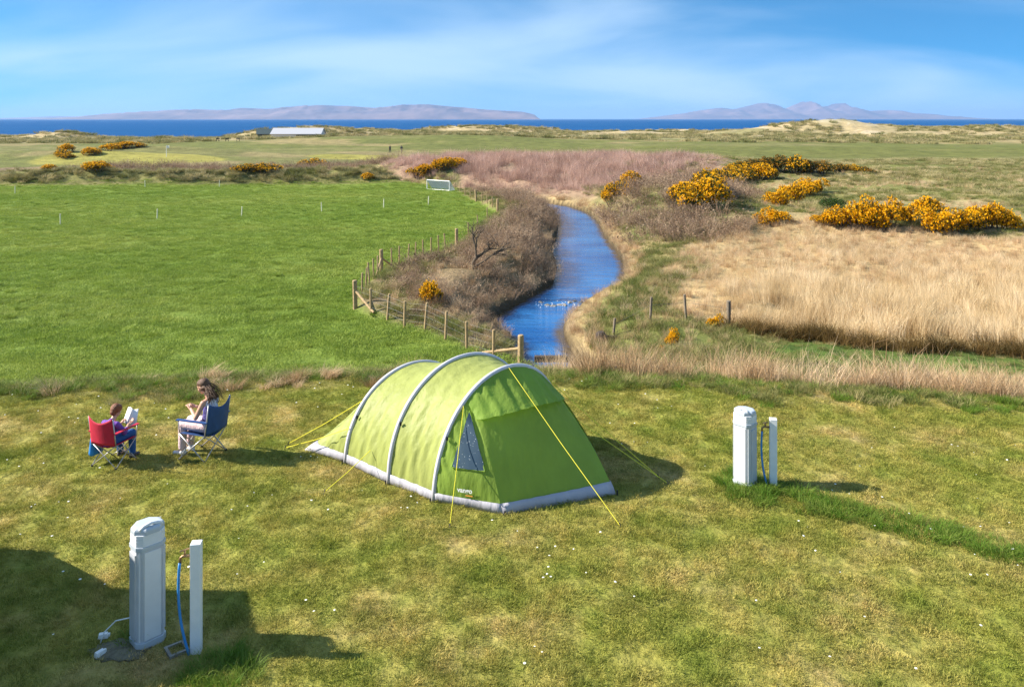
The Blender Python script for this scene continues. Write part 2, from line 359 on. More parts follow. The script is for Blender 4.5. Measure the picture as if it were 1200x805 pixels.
def land_z(x, y):
    x = np.asarray(x, float); y = np.asarray(y, float)
    e = np.interp(x, EDGE[:, 0], EDGE[:, 1]) + (fbm(x, y, 2.5, 2, 3) - .5) * 0.7
    drop = sstep(e - 0.2, e + 5.0, y)
    z = (fbm(x, y, 5, 3, 1) - .5) * 0.10 * (1 - drop)
    # campsite verge of long grass running to the right from the hookup
    low = -2.0 + (fbm(x, y, 12, 3, 5) - .5) * 0.18
    dfield = sdist_poly(FIELD, x, y)
    infield = sstep(-0.6, 0.4, dfield)
    d, hw, side = dist_line(STREAM, x, y)
    rough = (1 - infield) * sstep(21, 26, y)
    hum = (fbm(x, y, 4.5, 4, 9) - .45) * 0.75 + (fbm(x, y, 1.3, 3, 19) - .5) * 0.25
    low = low + hum * rough * (1 - sstep(115, 150, y))
    # gorse knolls right of the stream
    for cx, cy, sx, sy, h in ((16, 66, 7, 9, 1.3), (27, 57, 9, 5, 0.7), (40, 108, 16, 9, 1.0), (11.5, 76, 5, 10, 1.0), (45, 85, 22, 20, 0.6)):
        low = low + h * np.exp(-((x - cx) / sx) ** 2 - ((y - cy) / sy) ** 2)
    # reed bank behind the bend, then the links
    low = low + 1.9 * sstep(85.5, 106, y - 0.15 * np.abs(x - 4)) * sstep(-26, -12, x) * (1 - sstep(125, 165, y)) * (1 - sstep(24, 44, x))
    links = sstep(98, 150, y)
    low = low + links * (0.45 + (fbm(x, y, 55, 4, 21) - .5) * 2.2)
    # bank along the far edge of the field
    by = 97.5 + (fbm(x, y, 20, 2, 31) - .5) * 2.0
    low = low + 1.35 * np.exp(-((y - by) / 2.1) ** 2) * sstep(-5, -9, x) * (0.75 + 0.5 * fbm(x, y, 5, 3, 33))
    # left-hand knolls of the golf course
    for cx, cy, sx, sy, h in ((-85, 150, 20, 8, 1.3), (-72, 165, 22, 6, 1.6), (-52, 112, 10, 5, 0.9), (-22, 112, 14, 6, 0.5), (-25, 235, 50, 22, 2.6), (55, 260, 45, 14, 1.6)):
        low = low + h * np.exp(-((x - cx) / sx) ** 2 - ((y - cy) / sy) ** 2)
    # dunes along the shore
    dn = sstep(235, 330, y)
    dr = np.abs(fbm(x, y, 60, 5, 41) - .5) * 2
    low = low + dn * ((1 - dr) * 3.2 - 2.5) + dn * (fbm(x, y, 14, 4, 43) - .5) * 1.6
    for cx, cy, sx, sy, h in ((146, 372, 30, 25, 6.2), (112, 365, 22, 14, 1.6), (-18, 430, 55, 20, 3.0), (-95, 470, 30, 20, 1.8), (215, 380, 40, 30, 3.4), (300, 400, 60, 30, 3.2), (65, 400, 25, 20, 1.0), (-165, 300, 14, 12, 3.0), (-98, 335, 16, 8, 3.2), (-80, 345, 20, 8, 3.4), (10, 300, 30, 12, 0.8)):
        low = low + h * np.exp(-((x - cx) / sx) ** 2 - ((y - cy) / sy) ** 2)
    low = low - sstep(470, 590, y) * 9.0
    low = low - sstep(-0.27, -0.40, x / np.maximum(y, 1)) * sstep(290, 400, y) * 4.5            # the shore comes nearer on the left
    # stream channel
    ch = 1 - sstep(0.75, 1.0, d / (hw + 0.35))
    bank = 1 - sstep(hw + 0.2, hw + np.where(side > 0, 2.2, 3.4), d)
    low = low * (1 - bank) + bank * np.minimum(low, -2.75 + 0.25 * fbm(x, y, 1.5, 3, 51))
    low = low * (1 - ch) + ch * (-3.5)
    # left bank lifted between fence and water
    lift = sstep(hw + 1.0, hw + 2.6, d) * (1 - sstep(hw + 5.0, hw + 8.5, d)) * (side > 0) * sstep(30, 34, y) * (1 - sstep(78, 86, y)) * (1 - infield)
    low = low + 0.45 * lift
    # drop from the campsite; the near right corner behind the edge falls to the path
    return z * (1 - drop) + low * drop

def land_zs(p):
    return float(land_z(np.array([p[0]]), np.array([p[1]]))[0])

# ground sheet: rows close together near the camera, wider apart far away
ys = [-30.0]
while ys[-1] < 3: ys.append(ys[-1] + 1.0)
while ys[-1] < 640: ys.append(ys[-1] + max(0.14, 0.0075 * ys[-1]))
ys = np.array(ys); NC = 520
us = np.linspace(-1, 1, NC); us = 0.72 * us + 0.28 * us ** 3
X = us[None, :] * (34 + 0.86 * np.clip(ys, 0, None))[:, None]; Y = np.repeat(ys[:, None], NC, 1)
Z = land_z(X, Y)
NR = len(ys); idx = np.arange(NR * NC).reshape(NR, NC)
Q = np.stack([idx[:-1, :-1], idx[:-1, 1:], idx[1:, 1:], idx[1:, :-1]], -1).reshape(-1, 4)
me = fast_mesh('ground', np.stack([X, Y, Z], -1).reshape(-1, 3), Q)

def cover(x, y):
    """land cover colours and the turf / field weights"""
    sh = np.shape(x); C = np.zeros(sh + (3,))
    def put(c, w): nonlocal C; C = C * (1 - w[..., None]) + np.array(c) * w[..., None]
    nz = lambda s, k: fbm(x, y, s, 4, k)
    C[...] = (0.19, 0.19, 0.062)                                        # rough grassland
    put((0.38, 0.29, 0.155), sstep(0.36, 0.56, nz(7, 61)) * 0.85)        # straw patches
    put((0.075, 0.115, 0.028), sstep(0.55, 0.70, nz(5, 62)) * 0.7)      # green patches
    # golf links
    links = sstep(112, 128, y + (nz(14, 63) - .5) * 16)
    put((0.17, 0.165, 0.06), links)
    put((0.135, 0.145, 0.042), links * sstep(0.38, 0.52, fbm(x, y * 2.6, 60, 3, 64)) * (1 - sstep(250, 300, y)))   # fairways
    put((0.27, 0.215, 0.105), links * sstep(0.56, 0.70, nz(16, 65)) * 0.75)
    # fairway behind the gorse on the right: a long mown strip
    fw = np.exp(-((y - 185 - 10 * (nz(40, 66) - .5)) / 22) ** 2) * sstep(-20, 0, x)
    put((0.130, 0.138, 0.038), sstep(0.35, 0.6, fw) * 0.9)
    put((0.20, 0.165, 0.075), sstep(0.35, 0.6, np.exp(-((y - 118) / 9) ** 2) * sstep(28, 36, x)) * 0.6)
    # putting greens
    for cx, cy, sx, sy in ((-66, 140, 17, 14), (-26, 160, 15, 8)):
        q = ((x - cx) / sx) ** 2 + ((y - cy) / sy) ** 2
        put((0.265, 0.245, 0.060), 1 - sstep(0.75, 1.0, q + (nz(8, 67) - .5) * 0.3))
    put((0.26, 0.175, 0.12), (1 - sstep(0.7, 1.1, ((x + 72) / 8) ** 2 + ((y - 118) / 7) ** 2)) * 0.8)
    # dunes: marram straw with sand showing
    dn = sstep(235, 300, y + (nz(30, 68) - .5) * 60)
    put((0.40, 0.315, 0.175), dn * 0.92)
    put((0.15, 0.155, 0.055), dn * sstep(0.54, 0.66, nz(25, 69)) * 0.6)
    put((0.46, 0.39, 0.27), dn * sstep(0.60, 0.72, nz(10, 70)) * 0.8)
    # reed bank (dry stems and litter)
    rb = [(-16, 100), (-9, 96), (1, 87), (6, 82), (11, 74), (15, 74), (22, 88), (34, 118), (10, 124), (-14, 122)]
    put((0.30, 0.20, 0.145), sstep(-2, 2, sdist_poly(rb, x, y)) * 0.9)
    # green tussocks between the stream and the reeds
    put((0.115, 0.135, 0.036), sstep(-1.5, 1.5, sdist_poly(GREENS, x, y) + (nz(3, 73) - .5) * 3) * 0.8)
    # reed bed right
    put((0.40, 0.29, 0.15), sstep(-2, 1, sdist_poly(REEDBED, x, y)))
    put((0.075, 0.125, 0.022), sstep(-0.5, 0.5, sdist_poly(PATH, x, y)) * 0.95)
    # stream banks: litter, mud by the water
    d, hw, side = dist_line(STREAM, x, y)
    lb = (side > 0) * (1 - sstep(7, 9, d - hw)) * sstep(26, 29, y) * (1 - sstep(84, 90, y))
    put((0.175, 0.125, 0.075), lb * 0.85)
    put((0.40, 0.29, 0.15), (side < 0) * (1 - sstep(0.6, 1.6, d - hw)) * 0.8)
    put((0.055, 0.042, 0.026), 1 - sstep(0.1, 0.7, d - hw))
    e = np.interp(x, EDGE[:, 0], EDGE[:, 1]) + (fbm(x, y, 2.5, 2, 3) - .5) * 0.9
    turf = 1 - sstep(e - 1.0, e + 0.3, y)
    fieldw = sstep(-0.5, 0.5, sdist_poly(FIELD, x, y) + (nz(1.5, 72) - .5) * 1.2) * (1 - turf)
    bankf = np.exp(-((y - 97.5) / 2.6) ** 2) * sstep(-5, -9, x)
    put((0.16, 0.155, 0.055), sstep(0.1, 0.4, bankf))
    fieldw = fieldw * (1 - sstep(0.1, 0.3, bankf))
    return C, turf, fieldw

REEDBED = [G(x, y, -2)[:2] for x, y in ((800, 366), (905, 386), (960, 393), (1060, 402), (1200, 410), (1330, 420), (1400, 330), (1200, 284), (1100, 278), (960, 270), (870, 272), (800, 290), (770, 325))]
GREENS = [G(x, y, -2)[:2] for x, y in ((712, 305), (745, 288), (800, 292), (850, 305), (800, 335), (790, 365), (880, 385), (900, 430), (690, 428), (668, 400), (690, 365), (745, 335))]
PATH = [G(x, y, -2)[:2] for x, y in ((880, 392), (960, 394), (1060, 404), (1200, 412), (1350, 424), (1350, 450), (1200, 442), (1000, 432), (880, 425))]
C, TW, FW = cover(X, Y)
rgba = np.concatenate([C, np.ones(C.shape[:2] + (1,))], -1).astype(np.float32)
a = me.color_attributes.new('cover', 'FLOAT_COLOR', 'POINT'); a.data.foreach_set('color', rgba.ravel())
W = np.stack([TW, FW, TW * 0, TW * 0 + 1], -1).astype(np.float32)
a = me.color_attributes.new('weights', 'FLOAT_COLOR', 'POINT'); a.data.foreach_set('color', W.ravel())
o = link('ground', me, MATS['land'], smooth=True); o['kind'] = 'structure'; o['label'] = 'grassy coastal ground from campsite to dunes'

# water: reflections put into the colour, muddy brown by the banks, sky blue between
CR = np.array(STREAM); tpar = np.linspace(0, len(CR) - 1, 160); SX = np.stack([np.interp(tpar, np.arange(len(CR)), CR[:, k]) for k in range(3)], -1)
for _ in range(6): SX[1:-1] = (SX[:-2] + 2 * SX[1:-1] + SX[2:]) / 4
tg = np.gradient(SX[:, :2], axis=0); tg /= np.linalg.norm(tg, axis=1, keepdims=True); nr_ = np.stack([-tg[:, 1], tg[:, 0]], -1)
ac = np.linspace(-1, 1, 13); PW = SX[:, None, :2] + nr_[:, None] * (ac[None, :, None] * (SX[:, 2][:, None, None] + 0.9))
PW = np.concatenate([PW, np.full(PW.shape[:2] + (1,), WZ)], -1); ii = np.arange(160 * 13).reshape(160, 13)
wme = fast_mesh('stream', PW.reshape(-1, 3), np.stack([ii[:-1, :-1], ii[:-1, 1:], ii[1:, 1:], ii[1:, :-1]], -1).reshape(-1, 4))
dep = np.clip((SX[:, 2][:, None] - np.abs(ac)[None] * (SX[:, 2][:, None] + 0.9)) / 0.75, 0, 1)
wc = np.stack([dep] * 3 + [dep * 0 + 1], -1).astype(np.float32); wa = wme.color_attributes.new('bank_dist', 'FLOAT_COLOR', 'POINT'); wa.data.foreach_set('color', wc.ravel())
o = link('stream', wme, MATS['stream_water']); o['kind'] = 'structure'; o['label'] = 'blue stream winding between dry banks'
o = link('sea', mesh_of('sea', [(-45000, 420, -6), (45000, 420, -6), (45000, 42000, -6), (-45000, 42000, -6)], [(0, 1, 2, 3)]), MATS['sea_water'])
o['kind'] = 'structure'; o['label'] = 'deep blue sea along the horizon'

# far islands beyond the water: ridges of real hills with slopes
def island(name, px0, px1, prof, dist, label, m):
    """prof: (pixel x, height px above the horizon)"""
    k = dist / F; nx, ny = 260, 27
    xs = np.linspace(px0, px1, nx); hs = np.interp(xs, [p[0] for p in prof], [p[1] for p in prof]) * k * 1.12
    xs = (xs - 600) * k
    Xg = np.repeat(xs[None], ny, 0); t = np.linspace(-1, 1, ny)[:, None]
    Yg = dist + t * dist * 0.10 + 0 * Xg
    rid = 1 - np.abs(fbm(Xg, Yg, dist * 0.03, 6, 81) - .5) * 2.6
    prof_y = np.clip(1 - np.abs(t), 0, 1) ** 0.75
    Zg = hs[None] * prof_y * (0.55 + 0.75 * rid * (prof_y < .999) + 0.45 * (prof_y >= .999) * 1) * (1.0)
    Zg = np.minimum(Zg, hs[None] * 1.0) - 6.5
    ii = np.arange(nx * ny).reshape(ny, nx)
    q = np.stack([ii[:-1, :-1], ii[:-1, 1:], ii[1:, 1:], ii[1:, :-1]], -1).reshape(-1, 4)
    o = link(name, fast_mesh(name, np.stack([Xg, Yg, Zg], -1).reshape(-1, 3), q), m, smooth=True)
    o['kind'] = 'structure'; o['label'] = label; return o
m, n, l, b = newmat('far_hill'); pos = n.new('ShaderNodeNewGeometry').outputs['Position']
l.new(ramp(n, l, noise(n, l, 0.0012, 6, pos, 0.65), [(0.35, (0.07, 0.05, 0.07)), (0.65, (0.22, 0.145, 0.14))]), b.inputs['Base Color']); b.inputs['Roughness'].default_value = 0.95
ISD = 14000.0
island('island', 88, 632, [(88, 0), (95, 2), (130, 5.5), (170, 8), (215, 10), (240, 10.5), (262, 9.5), (285, 12), (315, 11), (345, 13.5), (372, 15), (410, 14), (440, 12), (475, 15.5), (505, 15.5), (535, 13), (560, 11), (590, 9), (612, 8), (626, 5), (632, 0)], ISD, 'long low purple island on the horizon', MATS['far_hill'])
island('hills', 750, 1130, [(750, 0), (775, 3), (800, 6), (825, 9.5), (845, 12), (862, 10), (880, 14), (893, 17), (905, 14), (919, 9.5), (930, 14), (942, 18.5), (955, 13.5), (967, 10.5), (982, 16.5), (995, 12), (1012, 6), (1025, 8.5), (1040, 9.5), (1055, 6.5), (1080, 5.5), (1105, 3.5), (1130, 0)], ISD * 1.45, 'pale distant island with three peaks', MATS['far_hill'])
island('headland', 20, 100, [(20, 0), (45, 2), (75, 3), (92, 2.2), (100, 0)], ISD * 1.5, 'very faint low headland on the horizon', MATS['far_hill'])

# ------------------------------------------------------------------ plants that nobody could count: blades, stems and tufts on points
def blades(name, n, rad, h0, h1, w, bend, m, seg=2, lean=(0, 0), rnd=1, plume=0.0, jitter=0.25):
    """a clump mesh of n tapering blades that bend outwards"""
    rg = np.random.default_rng(rnd); V, T = [], []
    for i in range(n):
        a, r = rg.uniform(0, 2 * math.pi), rad * math.sqrt(rg.uniform())
        bx, by = r * math.cos(a), r * math.sin(a); h = rg.uniform(h0, h1)
        f = rg.uniform(0, 2 * math.pi); ux, uy = math.cos(f), math.sin(f)
        ba = a + rg.normal() * 0.8; bd = bend * h * rg.uniform(0.3, 1.2)
        dx, dy = math.cos(ba) * bd + lean[0] * h, math.sin(ba) * bd + lean[1] * h
        k = len(V)
        for s in range(seg + 1):
            t = s / seg; cx, cy, cz = bx + dx * t * t, by + dy * t * t, h * (t - 0.25 * bend * t * t)
            ww = w * (1 - t * 0.8) * 0.5
            if plume and s == seg - 1: ww = w * 0.5
            if s == seg: V.append((cx, cy, cz))
            else: V += [(cx - ux * ww, cy - uy * ww, cz), (cx + ux * ww, cy + uy * ww, cz)]
        for s in range(seg):
            if s < seg - 1:
                T += [(k + 2 * s, k + 2 * s + 1, k + 2 * s + 3), (k + 2 * s, k + 2 * s + 3, k + 2 * s + 2)]
            else: T.append((k + 2 * s, k + 2 * s + 1, k + 2 * s + 2))
        if plume:
            k = len(V); pw, pl = w * 2.2, plume * rg.uniform(.7, 1.2); tx, ty = dx * 0.5 + 0.15 * h * (lean[0] + .3), dy * 0.5
            px, py, pz = bx + dx, by + dy, h * (1 - 0.25 * bend)
            V += [(px, py, pz - pl * .5), (px - ux * pw, py - uy * pw, pz), (px + ux * pw, py + uy * pw, pz), (px + .15 * pl, py, pz + pl * .6)]
            T += [(k, k + 2, k + 1), (k + 1, k + 2, k + 3)]
    me = fast_mesh(name, np.array(V), np.array(T)); me.materials.append(MATS[m]); return me

def twigs(name, n, rad, h0, h1, m, rnd=1, leaf=0):
    """arching bare stems with side twigs and a few small leaves"""
    rg = np.random.default_rng(rnd); V, T = [], []
    def strip(p0, p1, w):
        k = len(V); f = rg.uniform(0, math.pi); u = np.array([math.cos(f), math.sin(f), 0]) * w
        V.extend([p0 - u, p0 + u, p1 + u * .6, p1 - u * .6]); T.extend([(k, k + 1, k + 2), (k, k + 2, k + 3)])
    for i in range(n):
        a, r = rg.uniform(0, 2 * math.pi), rad * math.sqrt(rg.uniform())
        p = np.array([r * math.cos(a), r * math.sin(a), 0]); h = rg.uniform(h0, h1)
        d = np.array([math.cos(a) * .35 + rg.normal() * .25, math.sin(a) * .35 + rg.normal() * .25, 1.0]); L = h / 4
        for s in range(4):
            d2 = d / np.linalg.norm(d); q = p + d2 * L; strip(p, q, 0.009 - s * 0.0015)
            for _ in range(2):
                e = d2 * .6 + rg.normal(size=3) * .55; e /= np.linalg.norm(e); q2 = p + d2 * L * rg.uniform(); q3 = q2 + e * L * rg.uniform(.5, 1.1); strip(q2, q3, 0.005)
                if leaf and rg.uniform() < leaf:
                    k = len(V); u, v = rg.normal(size=3) * .03, rg.normal(size=3) * .03
                    V.extend([q3, q3 + u, q3 + u + v, q3 + v]); T.extend([(k, k + 1, k + 2), (k, k + 2, k + 3)])
            p = q; d = d2 + np.array([math.cos(a), math.sin(a), -1.1]) * 0.28 * rg.uniform(.3, 1.3) + rg.normal(size=3) * .12
    me = fast_mesh(name, np.array(V), np.array(T)); me.materials.append(MATS[m]); return me

def scatter(name, label, XY, protos, smin, smax, zoff=0.0, mul=None, squash=None, tilt=0.12, seed=1, cat=None):
    """one object: points that carry a clump each"""
    rg = np.random.default_rng(seed); N = len(XY)
    z = land_z(XY[:, 0], XY[:, 1]) + zoff
    me = bpy.data.meshes.new(name); me.vertices.add(N); me.vertices.foreach_set('co', np.stack([XY[:, 0], XY[:, 1], z], -1).astype(np.float32).ravel())
    s = rg.uniform(smin, smax, N) * (1 if mul is None else mul); sc_ = np.stack([s, s, s * (rg.uniform(.8, 1.2, N) if squash is None else squash)], -1)
    rot = np.stack([rg.normal(size=N) * tilt, rg.normal(size=N) * tilt, rg.uniform(0, 2 * math.pi, N)], -1)
    for nm, ty, key, arr in (('scl', 'FLOAT_VECTOR', 'vector', sc_), ('rot', 'FLOAT_VECTOR', 'vector', rot), ('tint', 'FLOAT', 'value', rg.uniform(0, 1, N))):
        at = me.attributes.new(nm, ty, 'POINT'); at.data.foreach_set(key, np.asarray(arr, np.float32).ravel())
    o = bpy.data.objects.new(name, me); col.objects.link(o)
    pc = bpy.data.collections.new(name + '_clumps')
    for p in protos: pc.objects.link(bpy.data.objects.new(p.name, p))
    ng = bpy.data.node_groups.new(name, 'GeometryNodeTree')
    ng.interface.new_socket('Geometry', in_out='INPUT', socket_type='NodeSocketGeometry'); ng.interface.new_socket('Geometry', in_out='OUTPUT', socket_type='NodeSocketGeometry')
    gi, go = ng.nodes.new('NodeGroupInput'), ng.nodes.new('NodeGroupOutput')
    ip = ng.nodes.new('GeometryNodeInstanceOnPoints'); ci = ng.nodes.new('GeometryNodeCollectionInfo')
    ci.inputs['Collection'].default_value = pc; ci.inputs['Separate Children'].default_value = True; ci.inputs['Reset Children'].default_value = True
    def nat(nm, ty):
        q = ng.nodes.new('GeometryNodeInputNamedAttribute'); q.data_type = ty; q.inputs['Name'].default_value = nm; return q.outputs['Attribute']
    e2r = ng.nodes.new('FunctionNodeEulerToRotation'); ng.links.new(nat('rot', 'FLOAT_VECTOR'), e2r.inputs[0])
    ip.inputs['Pick Instance'].default_value = True
    ng.links.new(gi.outputs[0], ip.inputs['Points']); ng.links.new(ci.outputs[0], ip.inputs['Instance'])
    ng.links.new(e2r.outputs[0], ip.inputs['Rotation']); ng.links.new(nat('scl', 'FLOAT_VECTOR'), ip.inputs['Scale'])
    ng.links.new(ip.outputs[0], go.inputs[0])
    md = o.modifiers.new('clumps', 'NODES'); md.node_group = ng
    o['label'] = label; o['kind'] = 'stuff'
    if cat: o['category'] = cat
    return o

def rnd_poly(P, dens, seed, nmax=200000):
    """random points in a polygon at dens per square metre"""
    rg = np.random.default_rng(seed); P = np.asarray(P, float)[:, :2]; lo, hi = P.min(0), P.max(0)
    N = min(int(np.prod(hi - lo) * dens), nmax * 4); q = lo + rg.uniform(size=(N, 2)) * (hi - lo)
    return q[sdist_poly(P, q[:, 0], q[:, 1]) > 0]

def in_view(q, margin=1.5):
    """keep what stands within the view cone widened by a margin of metres"""
    return q[np.abs(q[:, 0]) < 0.92 * q[:, 1] + margin + 0.6]

def near_stream(q, lo, hi, sd_=None):
    d, hw, side = dist_line(STREAM, q[:, 0], q[:, 1]); k = (d - hw > lo) & (d - hw < hi)
    if sd_ is not None: k &= side == sd_
    return k

def far_z(px, py, z):
    """where the ray of a pixel meets the land"""
    yy = np.arange(20, 560, .4); xx = (px - 600) / F * yy; zr = HC + (HZ - py) / F * yy; hit = np.nonzero(land_z(xx, yy) >= zr)[0]
    k = hit[0] if len(hit) else len(yy) - 1; return (float(xx[k]), float(yy[k]), float(zr[k]))
def edge_y(x): return np.interp(x, EDGE[:, 0], EDGE[:, 1])

# mown turf of the campsite
TURF = [blades('turf_%d' % k, 170, 0.17, 0.014, 0.040, 0.0075, 1.0, 'turf_blade', 2, (0.25, -0.1), 10 + k) for k in range(4)]
q = in_view(rnd_poly([(-18, 6.6), (18, 6.6), (18, 19), (-18, 19)], 60, 5)); q = q[q[:, 1] < edge_y(q[:, 0]) + 0.4]
q = q[~((np.abs(q[:, 0] - q[:, 0] * 0) < 0))]
scatter('campsite_turf', 'short olive mown grass covering the campsite', q, TURF, 0.7, 1.25, seed=3)
# longer tufts in the turf, here and there
q = in_view(rnd_poly([(-18, 6.6), (18, 6.6), (18, 19), (-18, 19)], 9, 6)); q = q[(q[:, 1] < edge_y(q[:, 0])) & (fbm(q[:, 0], q[:, 1], 1.6, 3, 91) > 0.60)]
TUFT = [blades('tuft_%d' % k, 90, 0.12, 0.04, 0.11, 0.006, 0.8, 'turf_blade', 3, (0.3, -0.1), 30 + k) for k in range(3)]
scatter('grass_tufts', 'slightly longer grass tufts dotted over the campsite turf', q, TUFT, 0.6, 1.1, seed=4)
# lush strip from the far hookup to the right, round both hookups and by the shaded corner
LUSH = [blades('lush_%d' % k, 120, 0.16, 0.08, 0.20, 0.007, 0.9, 'lush_green', 3, (0.3, -0.1), 40 + k) for k in range(3)]
strip = [G(x, y)[:2] for x, y in ((850, 566), (905, 566), (960, 580), (1040, 600), (1130, 622), (1230, 645), (1230, 668), (1120, 640), (1040, 622), (940, 598), (860, 585))]
parts_ = [rnd_poly(strip, 60, 7)]
for (px, py, r, dn) in ((873, 566, 0.42, 60), (905, 572, 0.3, 60), (230, 768, 0.16, 50), (262, 792, 0.34, 60), (175, 752, 0.22, 20), (1150, 473, 0.7, 26), (700, 448, 0.7, 12), (235, 800, .35, 40)):
    c = G(px, py); rr = RNG.uniform(size=(int(dn * 4 * r * r), 2)) * 2 - 1; parts_.append(np.array(c[:2]) + rr[(rr ** 2).sum(1) < 1] * r)
q = np.concatenate(parts_)
q = q[fbm(q[:, 0], q[:, 1], 0.5, 2, 92) > np.where(q[:, 1] > 10, np.where(q[:, 0] < 4.7, 0, .30), .4)]
scatter('lush_grass', 'longer bright green grass strip running from the far hookup', q, LUSH, 0.45, 1.1, seed=5)
q = in_view(rnd_poly([(-18, 14.5), (18, 14.5), (18, 20), (-18, 20)], 30, 8)); e = edge_y(q[:, 0])
q = q[(q[:, 1] > e - 0.7 + (fbm(q[:, 0], q[:, 1], 1.0, 2, 93) - .5) * 2.4) & (q[:, 1] < e + 1.2)]
vk = RNG.uniform(size=len(q)) < .45
VG = [blades('verge_%d' % k, 110, 0.22, 0.08, 0.24, 0.008, 1.0, 'rough_green', 3, (0.35, 0), 170 + k) for k in range(3)]
scatter('verge_grass', 'unmown green grass along the edge of the campsite', q[vk], LUSH, 0.4, 1.1, seed=6)
scatter('verge_tussocks', 'olive tussocks mixed into the grass along the campsite edge', q[~vk], VG, 0.5, 1.2, seed=34)
# pale tussocks on the left edge
PALE = [blades('pale_%d' % k, 90, 0.16, 0.18, 0.42, 0.009, 1.0, 'straw', 3, (0.45, 0), 50 + k) for k in range(3)]
q = in_view(rnd_poly([(-13, 16), (-1.5, 16), (-1.5, 19.4), (-13, 19.4)], 10, 9)); e = edge_y(q[:, 0])
q = q[(np.abs(q[:, 1] - e) < 0.7) & (fbm(q[:, 0], q[:, 1], 0.8, 2, 94) > 0.58)]
scatter('pale_tussocks', 'pale dry grass tussocks along the bank behind the chairs', q, PALE, 0.5, 1.1, seed=7)
# daisies
DA = []
for k in range(2):
    V, T = [], []
    for i in range(1):
        a, r = RNG.uniform(0, 6.28), 0.12 * math.sqrt(RNG.uniform()); j = len(V); s = 0.013
        cx, cy = r * math.cos(a), r * math.sin(a); V.append((cx, cy, .055))
        for p in range(7): V.append((cx + s * math.cos(p * 6.283 / 7), cy + s * math.sin(p * 6.283 / 7), 0.05))
        T += [(j, j + 1 + p, j + 1 + (p + 1) % 7) for p in range(7)]
    d_ = fast_mesh('daisy_%d' % k, np.array(V), np.array(T)); d_.materials.append(MATS['daisy']); DA.append(d_)
q = in_view(rnd_poly([(-16, 7.4), (16, 7.4), (16, 18), (-16, 18)], 1.6, 10)); q = q[fbm(q[:, 0], q[:, 1], 2.6, 3, 95) > 0.46]
q2 = rnd_poly([G(x, y)[:2] for x, y in ((960, 560), (1200, 590), (1200, 700), (1000, 620))], 2.2, 11)
scatter('daisies', 'tiny white daisies scattered over the campsite grass', np.concatenate([q, q2]), DA, 0.6, 1.5, seed=8)

# the green field
FB = [blades('fieldgrass_%d' % k, 300, 0.62, 0.04, 0.10, 0.018, 1.0, 'field_blade', 2, (0.35, -0.1), 60 + k) for k in range(4)]
q = in_view(rnd_poly([(p[0], p[1]) for p in FIELD], 5.0, 12), 3); q = q[(q[:, 1] > 20.5)]
q = q[RNG.uniform(size=len(q)) < np.clip(45 / q[:, 1], 0.35, 1)]
scatter('field_grass', 'even bright green pasture grass of the fenced field', q, FB, 0.85, 1.25, seed=9)
q = in_view(rnd_poly([(p[0], p[1]) for p in FIELD], 0.8, 13), 3); q = q[(q[:, 1] > 20) & (fbm(q[:, 0] * .5, q[:, 1], 1.6, 3, 96) > 0.56)]
FC = [blades('fieldclump_%d' % k, 140, 0.14, 0.10, 0.20, 0.014, 0.9, 'field_blade', 3, (0.35, -0.1), 70 + k) for k in range(3)]
scatter('field_clumps', 'thicker grass clumps dotted over the green field', q, FC, 0.7, 1.3, seed=10)

# reeds
REED = [blades('reed_%d' % k, 75, 0.5, 0.75 + .1 * (k % 3), 1.5, 0.013, 0.30 + .08 * (k % 2), 'reed_gold', 3, (0.06 + .05 * k, .03 * k - .05), 80 + k) for k in range(6)]
q = in_view(rnd_poly(REEDBED, 4.6, 14), 4)
dd = sdist_poly(REEDBED, q[:, 0], q[:, 1]); fade = fbm(q[:, 0], q[:, 1], 4, 3, 97)
q = q[(dd > 0.4) & ((q[:, 1] < 46) | (fade > 0.45))]
scatter('reed_bed', 'dense golden dry reed bed right of the stream', q, REED, 0.55, 1.1, mul=np.interp(q[:, 1], [27, 33, 40, 46, 54], [0.95, 0.8, 0.5, 0.38, 0.32]) * np.interp(q[:, 0] / q[:, 1], [.20, .34], [.5, 1]) * (0.65 + 0.7 * fbm(q[:, 0], q[:, 1], 2.5, 3, 117)), seed=11)
SEDGE = [blades('sedge_%d' % k, 110, 0.3, 0.25, 0.55, 0.014, 0.8, 'sedge_dark', 3, (0.2, 0), 90 + k) for k in range(3)]
fr = [G(x, y, -2)[:2] for x, y in ((850, 378), (905, 388), (960, 396), (1060, 406), (1200, 413), (1300, 420))]
q = np.concatenate([np.array(fr[i]) + (np.array(fr[i + 1]) - np.array(fr[i])) * RNG.uniform(size=(26, 1)) + RNG.normal(size=(26, 2)) * 0.22 for i in range(len(fr) - 1)])
scatter('sedge_fringe', 'dark brown sedge fringe at the foot of the reed bed', q, SEDGE, 0.7, 1.5, seed=12)
# dry reeds along the campsite edge, right of the tent
DRY = [blades('dry_%d' % k, 70, 0.3, 0.35, 0.95, 0.010, 0.5, 'straw', 3, (0.15, 0), 100 + k) for k in range(4)]
q = in_view(rnd_poly([(0.9, 17.5), (14, 14.5), (16, 18), (9, 22), (0.9, 23)], 13, 15), 2); e = edge_y(q[:, 0])
w_ = np.interp(q[:, 0], [0.9, 3, 6, 9, 14], [2.6, 2.0, 2.2, 2.5, 2.4])
q = q[(q[:, 1] > e + 0.5 + (fbm(q[:, 0], q[:, 1], 1.2, 2, 98) - .5)) & (q[:, 1] < e + 0.5 + w_) & (fbm(q[:, 0], q[:, 1], 1.5, 3, 99) > 0.30)]
scatter('dry_reeds', 'bleached dry reeds along the campsite edge beside the tent', q, DRY, 0.7, 1.3, seed=13)
